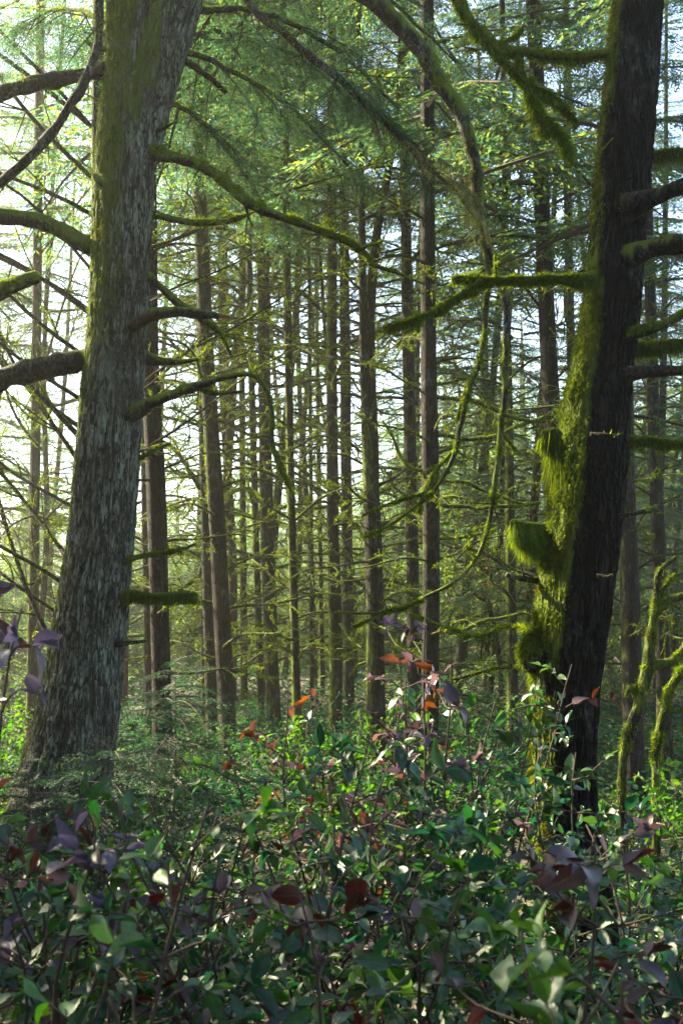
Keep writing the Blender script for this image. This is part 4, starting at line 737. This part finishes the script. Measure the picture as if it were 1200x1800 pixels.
rr_ = [(110, 1350, 3.2, 'shrub with violet leaf tips crossing the base of the leaning trunk', .45, dict(red=.3, pal2=PURP)), (430, 1390, 3.1, 'shrub bearing a hanging bunch of dark red leaves left of centre', .4, dict(red=.5, pal2=REDS[:2])),
       (620, 1380, 3.4, 'blue green shrub in the middle with few red leaves', .45, dict(red=.06)), (850, 1430, 3.2, 'shrub with fresh green leaves left of the mossy trunk foot', .45, dict(red=.08)), (1110, 1400, 3.3, 'bright green shrub right of the mossy trunk foot', .45, dict(red=.1)),
       (0, 1420, 4.0, 'dim shrub at the left border under the purple sprays', .5, dict(red=.2, pal2=PURP)), (250, 1400, 4.2, 'dim green shrub right of the base of the leaning trunk', .5, dict(red=.15)), (520, 1330, 4.4, 'grey green shrub behind the dark red leaf bunch', .5, dict(red=.1)),
       (720, 1290, 4.3, 'glossy shrub in front of the dark trunk pair', .5, dict(red=.15)), (905, 1260, 4.6, 'loose leafy shrub between the dark pair and the mossy trunk', .5, dict(red=.15)), (1180, 1380, 4.4, 'sunlit shrub at the right border below the crooked tree', .5, dict(red=.05)),
       (350, 1340, 5.4, 'low shrub in front of the reddish brown conifer', .5, dict(red=.1)), (600, 1270, 5.6, 'glossy blue green shrub below the forked conifer', .55, dict(red=.05)), (830, 1170, 5.6, 'tall glossy shrub with leaves reaching up beside the mossy trunk', .45, dict(red=.05, twigs=13)),
       (705, 1045, 5.0, 'tall shrub topped with purple and orange leaves in front of the dark pair', .36, dict(red=.65, pal2=np.vstack([PURP, REDS[2:], REDS[2:4]]), twigs=14, t0=.45, nst=6, leaf=.075)),
       (610, 1120, 5.3, 'shrub with rusty brown leaves left of the purple topped shrub', .36, dict(red=.7, pal2=REDS[2:], twigs=14, t0=.4, nst=6)), (880, 1130, 5.2, 'leafy green shrub leaning towards the mossy trunk', .3, dict(red=.1, twigs=16, nst=6)), (150, 1420, 6.2, 'small shrub at the root of the leaning trunk', .5, dict(red=.1)),
       (470, 1290, 6.6, 'leafy shrub at the foot of the purplish trunk', .55, dict(red=.1)), (1090, 1330, 6.9, 'small leaved shrub behind the mossy trunk on its right', .55, dict(red=.0)), (780, 1300, 7.2, 'shrub at the foot of the dark pair', .6, dict(red=.2)),
       (560, 1240, 8.4, 'pale sunlit shrub below the moss edged conifer', .6, dict(red=.0, pal=GREENS[[2, 4]])), (1200, 1300, 8.0, 'leafy sunlit shrub at the right border behind the sapling', .6, dict(red=.05, pal=GREENS[[2, 4]])), (660, 1210, 9.5, 'yellow green shrub behind the purple topped one', .6, dict(red=.1, pal=GREENS[[2, 4]])), (60, 1330, 9.5, 'yellow green bush far left behind the leaning trunk', .9, dict(red=.0, pal=GREENS[[2, 4]], twigs=14)), (20, 1150, 12.0, 'taller pale bush at the left border behind the leaning trunk', 1.1, dict(red=.0, pal=GREENS[[2, 4]], twigs=18))]
for px, ty, D, lab, sp, kw in rr_: sh(px, ty, D, lab, sp, **kw)
for px, ty, D, lab in [(430, 1400, 2.7, 'stem carrying a bunch of dark red leaves, lower left of the middle'), (1105, 1490, 2.4, 'stem carrying wide dark red leaves at the lower right'), (120, 1340, 3.0, 'stem with rust red leaves at the foot of the leaning trunk'), (560, 1500, 3.4, 'stem with dark red leaves low in the middle')]:
    sh(px, ty, D, lab, .06, nst=3, twigs=6, red=1., pal2=REDS[:2], t0=.82, leaf=.07, near=D < 3)
yg = GREENS[[2, 4]] * 1.1
for px, ty, D, lab in [(240, 1240, 10.5, 'leafy bush between the leaning trunk and the dark grey conifer'), (330, 1200, 14, 'sunlit bush behind the dark grey conifer'), (440, 1215, 13, 'sunlit bush before the purplish trunk'), (545, 1190, 15, 'pale bush right of the yellow mossy tree'),
                       (620, 1170, 13, 'sunlit bush at the foot of the moss edged conifer'), (700, 1180, 12, 'bush between the forked conifer and the dark pair'), (810, 1190, 12, 'bush right of the dark pair'), (860, 1190, 16, 'bush before the thin mossy conifer'), (940, 1180, 11, 'bush half behind the left flank of the mossy trunk'),
                       (1080, 1230, 10.5, 'bush at the foot of the brown conifer right of the mossy trunk'), (1150, 1230, 13, 'bush at the foot of the pale edged conifer'), (1190, 1180, 17, 'bush at the right border beyond the crooked tree'), (380, 1180, 19, 'distant bush behind the reddish brown conifer'), (500, 1165, 21, 'distant bush behind the yellow mossy tree'), (740, 1160, 19, 'distant bush behind the dark pair'), (130, 1170, 16, 'bush behind the leaning trunk'), (50, 1150, 19, 'distant bush at the left border')]:
    sh(px, ty + 45, D, lab, .9, red=.03, pal=yg * .6 if rng.random() < .3 else GREENS * .8, nst=5, twigs=9, leaf=.07, t0=.1, leafsp=.045)
sh(520, 1095, 5.2, 'lone tall twig with a few red leaves below the yellow mossy tree', .12, nst=2, twigs=5, red=1., pal2=REDS, t0=.85)
sh(-22, 860, 2.8, 'tall shrub with large violet leaves sticking in at the left border', .10, nst=4, twigs=7, red=.95, pal2=PURP, t0=.8, leaf=.066, near=True)
sh(112, 1255, 2.6, 'single stem with violet leaves in front of the leaning trunk', .05, nst=2, twigs=4, red=1., pal2=PURP[:3], t0=.85, leaf=.07, near=True)

# ------------------------------------------------------------ young hemlock, ferns, log, ground cover
T_HEM = templates(4, .9, lat=.035, tws=.028, twl=.05, tww=.012, wide=.45, droop=.35, hue=[[.012, .032, .016], [.016, .038, .018], [.012, .028, .016]])
for px, D, h, lab in [(310, 9.5, 1.65, 'young hemlock with feathery blue green sprays beside the leaning trunk'), (205, 7.6, 1.2, 'small feathery hemlock at the foot of the leaning trunk'), (60, 7.2, 1.1, 'feathery hemlock seedling left of the leaning trunk base')]:
    x = (px - 600) / F * D; z = float(ground(x, D)); root = thing('young_hemlock', (x, D, z), lab, 'tree', 'young hemlocks')
    mb = MB(); crown_mb(mb, h, .95, 46, T_HEM, (0, 0, .15), low=.9, p0=12); mb.build('crown', [M_TWIG, M_NEEDLE], root)
    mb = MB(); V, Fc, _ = tube(np.array([[0, 0, -.05], [0.02, 0, h * .5], [0, 0, h + .1]]), np.array([.02, .012, .003]), 7); mb.add(V, Fc, 0, (.07, .05, .04, 0)); mb.build('trunk', [M_TWIG], root)
fr = []
for k in range(3):
    n = 34; t = np.linspace(.1, 1, n); L_ = .62; P = np.stack([L_ * t, 0 * t, L_ * (.75 * t - .75 * t * t)], -1); mb = MB(); V, Fc, _ = tube(np.vstack([[0, 0, 0], P]), np.full(n + 1, .0025), 4); mb.add(V, Fc, 0, (.06, .06, .02, 0))
    for s in (1, -1):
        w = .085 * np.sin(np.pi * (1 - t) ** .6 * .95 + .05) + .008; d = nrm(np.stack([.3 + 0 * t, s + 0 * t, -.15 + 0 * t], -1)); T_ = np.array([1., 0, .2])
        Vv = np.stack([P, P + d * w[:, None] * .5 + T_ * .007, P + d * w[:, None], P + d * w[:, None] * .5 - T_ * .007], 1).reshape(-1, 3)
        mb.add(Vv, np.arange(n * 4).reshape(-1, 4), 1, np.array([.03, .10, .03]) * rng.uniform(.8, 1.2), smooth=False)
    fr.append(mb.mesh('frond', [M_TWIG, M_SMALL]))
for px, D, lab in [(130, 4.3, 'sword fern low in the bottom left'), (330, 5.2, 'sword fern under the shrubs left of the middle'), (640, 4.6, 'sword fern on the floor at the bottom middle'), (760, 7.0, 'sword fern by the foot of the dark pair'), (420, 9.0, 'sword fern before the reddish brown conifer'), (1060, 8.5, 'sword fern right of the mossy trunk')]:
    x = (px - 600) / F * D; root = thing('sword_fern', (x, D, float(ground(x, D))), lab, 'fern', 'sword ferns')
    for k in range(11):
        o = link('frond', fr[k % 3], root, (0, 0, 0)); s = rng.uniform(.75, 1.1); o.rotation_euler = (rng.normal() * .1, -rng.uniform(.0, .45), k * .571 + rng.normal() * .15); o.scale = (s, s, s)
def log(pts, r, label):
    P = np.array([[x, y, float(ground(x, y)) + r * .7 + dz] for x, y, dz in pts]); root = thing('fallen_log', P[0], label, 'log')
    Q = cat(P, 60); R = np.linspace(r, r * .7, 60); sdv = int(rng.integers(99))
    V, Fc, Dn = tube(Q, R, 24, lambda th, arc, r_, D_: r_ * (1 + .12 * vn(np.stack([np.cos(th) * 2, np.sin(th) * 2, arc * 3], -1), sdv))); a = np.clip(Dn[:, 2] * .4 + .6 * vn(V * 3, 5) + .1, 0, 1)
    mb = MB(); mb.add(V, Fc, 0, np.hstack([np.ones((len(V), 3)), a[:, None]])); mb.build('trunk', [M_MID], root, off=root.location)
    m2 = MB(); fuzz(m2, V, Dn, a, 9000, .4, .02, .005, .2); m2.build('moss', [M_MOSS], root, off=root.location)
log([(-1.9, 4.5, 0), (-1.1, 4.3, .02), (-.3, 4.35, 0)], .09, 'fallen brown log with moss patches in the bottom left')
log([(-.2, 10.0, 0), (1.2, 9.2, .03), (2.6, 8.9, 0)], .11, 'fallen log lying across the floor behind the shrubs')
# litter of leaves and twigs
n = 26000; Yl = 2.2 + 20 * rng.random(n) ** 1.5; Xl = rng.uniform(-.40, .40, n) * Yl + rng.normal(size=n) * .3; pos = np.stack([Xl, Yl, ground(Xl, Yl) + .008], -1)
d = nrm(rng.normal(size=(n, 3)) * [1, 1, .25]); w = nrm(np.cross(d, [0, 0, 1.]) + rng.normal(size=(n, 3)) * .3); l = rng.uniform(.02, .06, n)[:, None]
V = np.stack([pos, pos + d * l * .5 + w * l * .25, pos + d * l, pos + d * l * .5 - w * l * .25], 1).reshape(-1, 3); c = np.array([[.07, .035, .016], [.11, .07, .035], [.045, .024, .014], [.15, .10, .06]])[rng.integers(0, 4, n)]
mb = MB(); mb.add(V, np.arange(n * 4).reshape(-1, 4), 0, np.repeat(c, 4, 0), smooth=False)
tag(mb.build('leaf_litter', [M_SMALL]), 'brown fallen leaves strewn over the forest floor', 'leaf litter', kind='stuff')
mb = MB()
for k in range(420):
    y = 2.5 + 20 * rng.random(); x = rng.uniform(-.38, .38) * y; z = float(ground(x, y)); a = rng.uniform(0, 6.28); l = rng.uniform(.3, 1.1); e = np.array([math.cos(a), math.sin(a), rng.uniform(-.02, .35)])
    P = np.array([x, y, z + .01]) + e * l * np.linspace(0, 1, 5)[:, None] + rng.normal(size=(5, 3)) * .015; V, Fc, _ = tube(P, np.linspace(.007, .002, 5), 4); mb.add(V, Fc, 0, np.array([.12, .085, .06, 0]) * rng.uniform(.5, 1.3))
tag(mb.build('fallen_twigs', [M_TWIG]), 'dead twigs scattered over the forest floor', 'twigs', kind='stuff')
# low ground plants
n = 5200; Yl = 2.6 + 26 * rng.random(n) ** 1.15; Xl = rng.uniform(-.42, .42, n) * Yl; keep = (vn(np.stack([Xl * .8, Yl * .8, Yl * 0], -1), 12) > -.25) & ~((abs(Xl) < 1.2) & (Yl > 4.3) & (Yl < 7) & (rng.random(n) < .7)); Xl, Yl = Xl[keep], Yl[keep]; n = len(Xl)
hh = rng.uniform(.05, .34, n); k = 11; pos = np.repeat(np.stack([Xl, Yl, ground(Xl, Yl)], -1), k, 0); f = np.tile(np.linspace(.25, 1, k), n); a = rng.uniform(0, 6.28, n * k)
pos = pos + np.stack([np.cos(a) * .05, np.sin(a) * .05, 0 * a], -1) * f[:, None] + np.stack([0 * a, 0 * a, np.repeat(hh, k) * f], -1); d = nrm(np.stack([np.cos(a), np.sin(a), rng.uniform(-.2, .5, n * k)], -1))
c = np.repeat(GREENS[rng.integers(0, 6, n)], k, 0) * rng.uniform(.7, 1.3, (n * k, 1)); mb = MB(); simp = [leaf_template(.2, .2, 4)]
put_leaves(mb, pos, d, rng.uniform(.025, .055, n * k), c, simp); tag(mb.build('undergrowth', [M_SMALL]), 'low leafy ground plants covering the forest floor', 'ground cover', kind='stuff')
n = 8000; Yl = rng.uniform(11, 33, n); Xl = rng.uniform(-.42, .42, n) * Yl; hh = rng.uniform(.1, .5, n); k = 9; pos = np.repeat(np.stack([Xl, Yl, ground(Xl, Yl)], -1), k, 0); f = np.tile(np.linspace(.15, 1, k), n); a = rng.uniform(0, 6.28, n * k)
pos = pos + np.stack([np.cos(a) * .12, np.sin(a) * .12, 0 * a], -1) * f[:, None] + np.stack([0 * a, 0 * a, np.repeat(hh, k) * f], -1); d = nrm(np.stack([np.cos(a), np.sin(a), rng.uniform(-.2, .5, n * k)], -1))
mb = MB(); put_leaves(mb, pos, d, rng.uniform(.06, .13, n * k), np.repeat(GREENS[[0, 1, 3, 5]][rng.integers(0, 4, n)], k, 0) * rng.uniform(.5, 1.0, (n * k, 1)), simp); tag(mb.build('ground_cover', [M_SMALL]), 'dim leafy ground cover between the farther trunks', 'ground cover', kind='stuff')
# grass verge by the road and leafy scrub on the bank
n = 26000; Xl = rng.uniform(3, 22, n); Yl = rng.uniform(30.5, 34.0, n); pos = np.stack([Xl, Yl, ground(Xl, Yl)], -1); d = nrm(rng.normal(size=(n, 3)) * [.3, .3, 0] + [0, 0, 1]); v, f, c = blades(pos, d, rng.uniform(.06, .2, n), .02, np.array([.06, .13, .02]) * rng.uniform(.7, 1.3, (n, 1)))
mb = MB(); mb.add(v, f, 0, c, smooth=False); tag(mb.build('grass', [M_MOSS]), 'strip of green grass beside the track', 'grass', kind='stuff')
n = 30000; Xl = rng.uniform(2, 24, n); Yl = rng.uniform(39.5, 52, n); g_ = vn(np.stack([Xl * .6, Yl * .6, Yl * 0], -1), 3); kk = g_ > -.1; Xl, Yl, g_ = Xl[kk], Yl[kk], g_[kk]; n = len(Xl); pos = np.stack([Xl, Yl, ground(Xl, Yl) + rng.random(n) * (.3 + g_ * 1.6)], -1); d = nrm(rng.normal(size=(n, 3)))
mb = MB(); put_leaves(mb, pos, d, rng.uniform(.10, .2, n), GREENS[rng.integers(0, 6, n)] * .9, simp); tag(mb.build('scrub', [M_SMALL]), 'leafy scrub growing on the bank beyond the track', 'scrub', kind='stuff')
# crowns of the leafy tree by the track
lt = [o for o in bpy.data.objects if o.get('label', '').startswith('reddish stemmed')][0]; mb = MB(); n = 900; c0 = at(850, 1010, 24.); pos = c0 + rng.normal(size=(n, 3)) * [.55, .5, .5]; pos = pos[vn(pos * 2, 3) > 0]; n = len(pos)
put_leaves(mb, pos, nrm(rng.normal(size=(n, 3))), rng.uniform(.07, .13, n), np.array([[.13, .17, .03], [.09, .14, .03], [.2, .1, .04]])[rng.integers(0, 3, n)], simp); mb.build('foliage', [M_SMALL], lt, off=lt.location)

# ------------------------------------------------------------ haze
x0, x1, y0, y1, z0, z1 = -70, 70, -12, 84, -3.5, 24
V = np.array([[x, y, z] for x in (x0, x1) for y in (y0, y1) for z in (z0, z1)]); Fh = np.array([[0, 1, 3, 2], [4, 6, 7, 5], [0, 4, 5, 1], [2, 3, 7, 6], [0, 2, 6, 4], [1, 5, 7, 3]])
m, t, out = mat_new('haze'); pv = N_(t, 'ShaderNodeVolumePrincipled'); pv.inputs['Color'].default_value = (1, .97, .80, 1); pv.inputs['Density'].default_value = .0017; pv.inputs['Anisotropy'].default_value = .82
t.links.new(pv.outputs[0], out.inputs['Volume']); mb = MB(); mb.add(V, Fh, smooth=False); tag(mb.build('haze', [m]), 'thin pale morning mist between the trees', 'haze', kind='stuff')
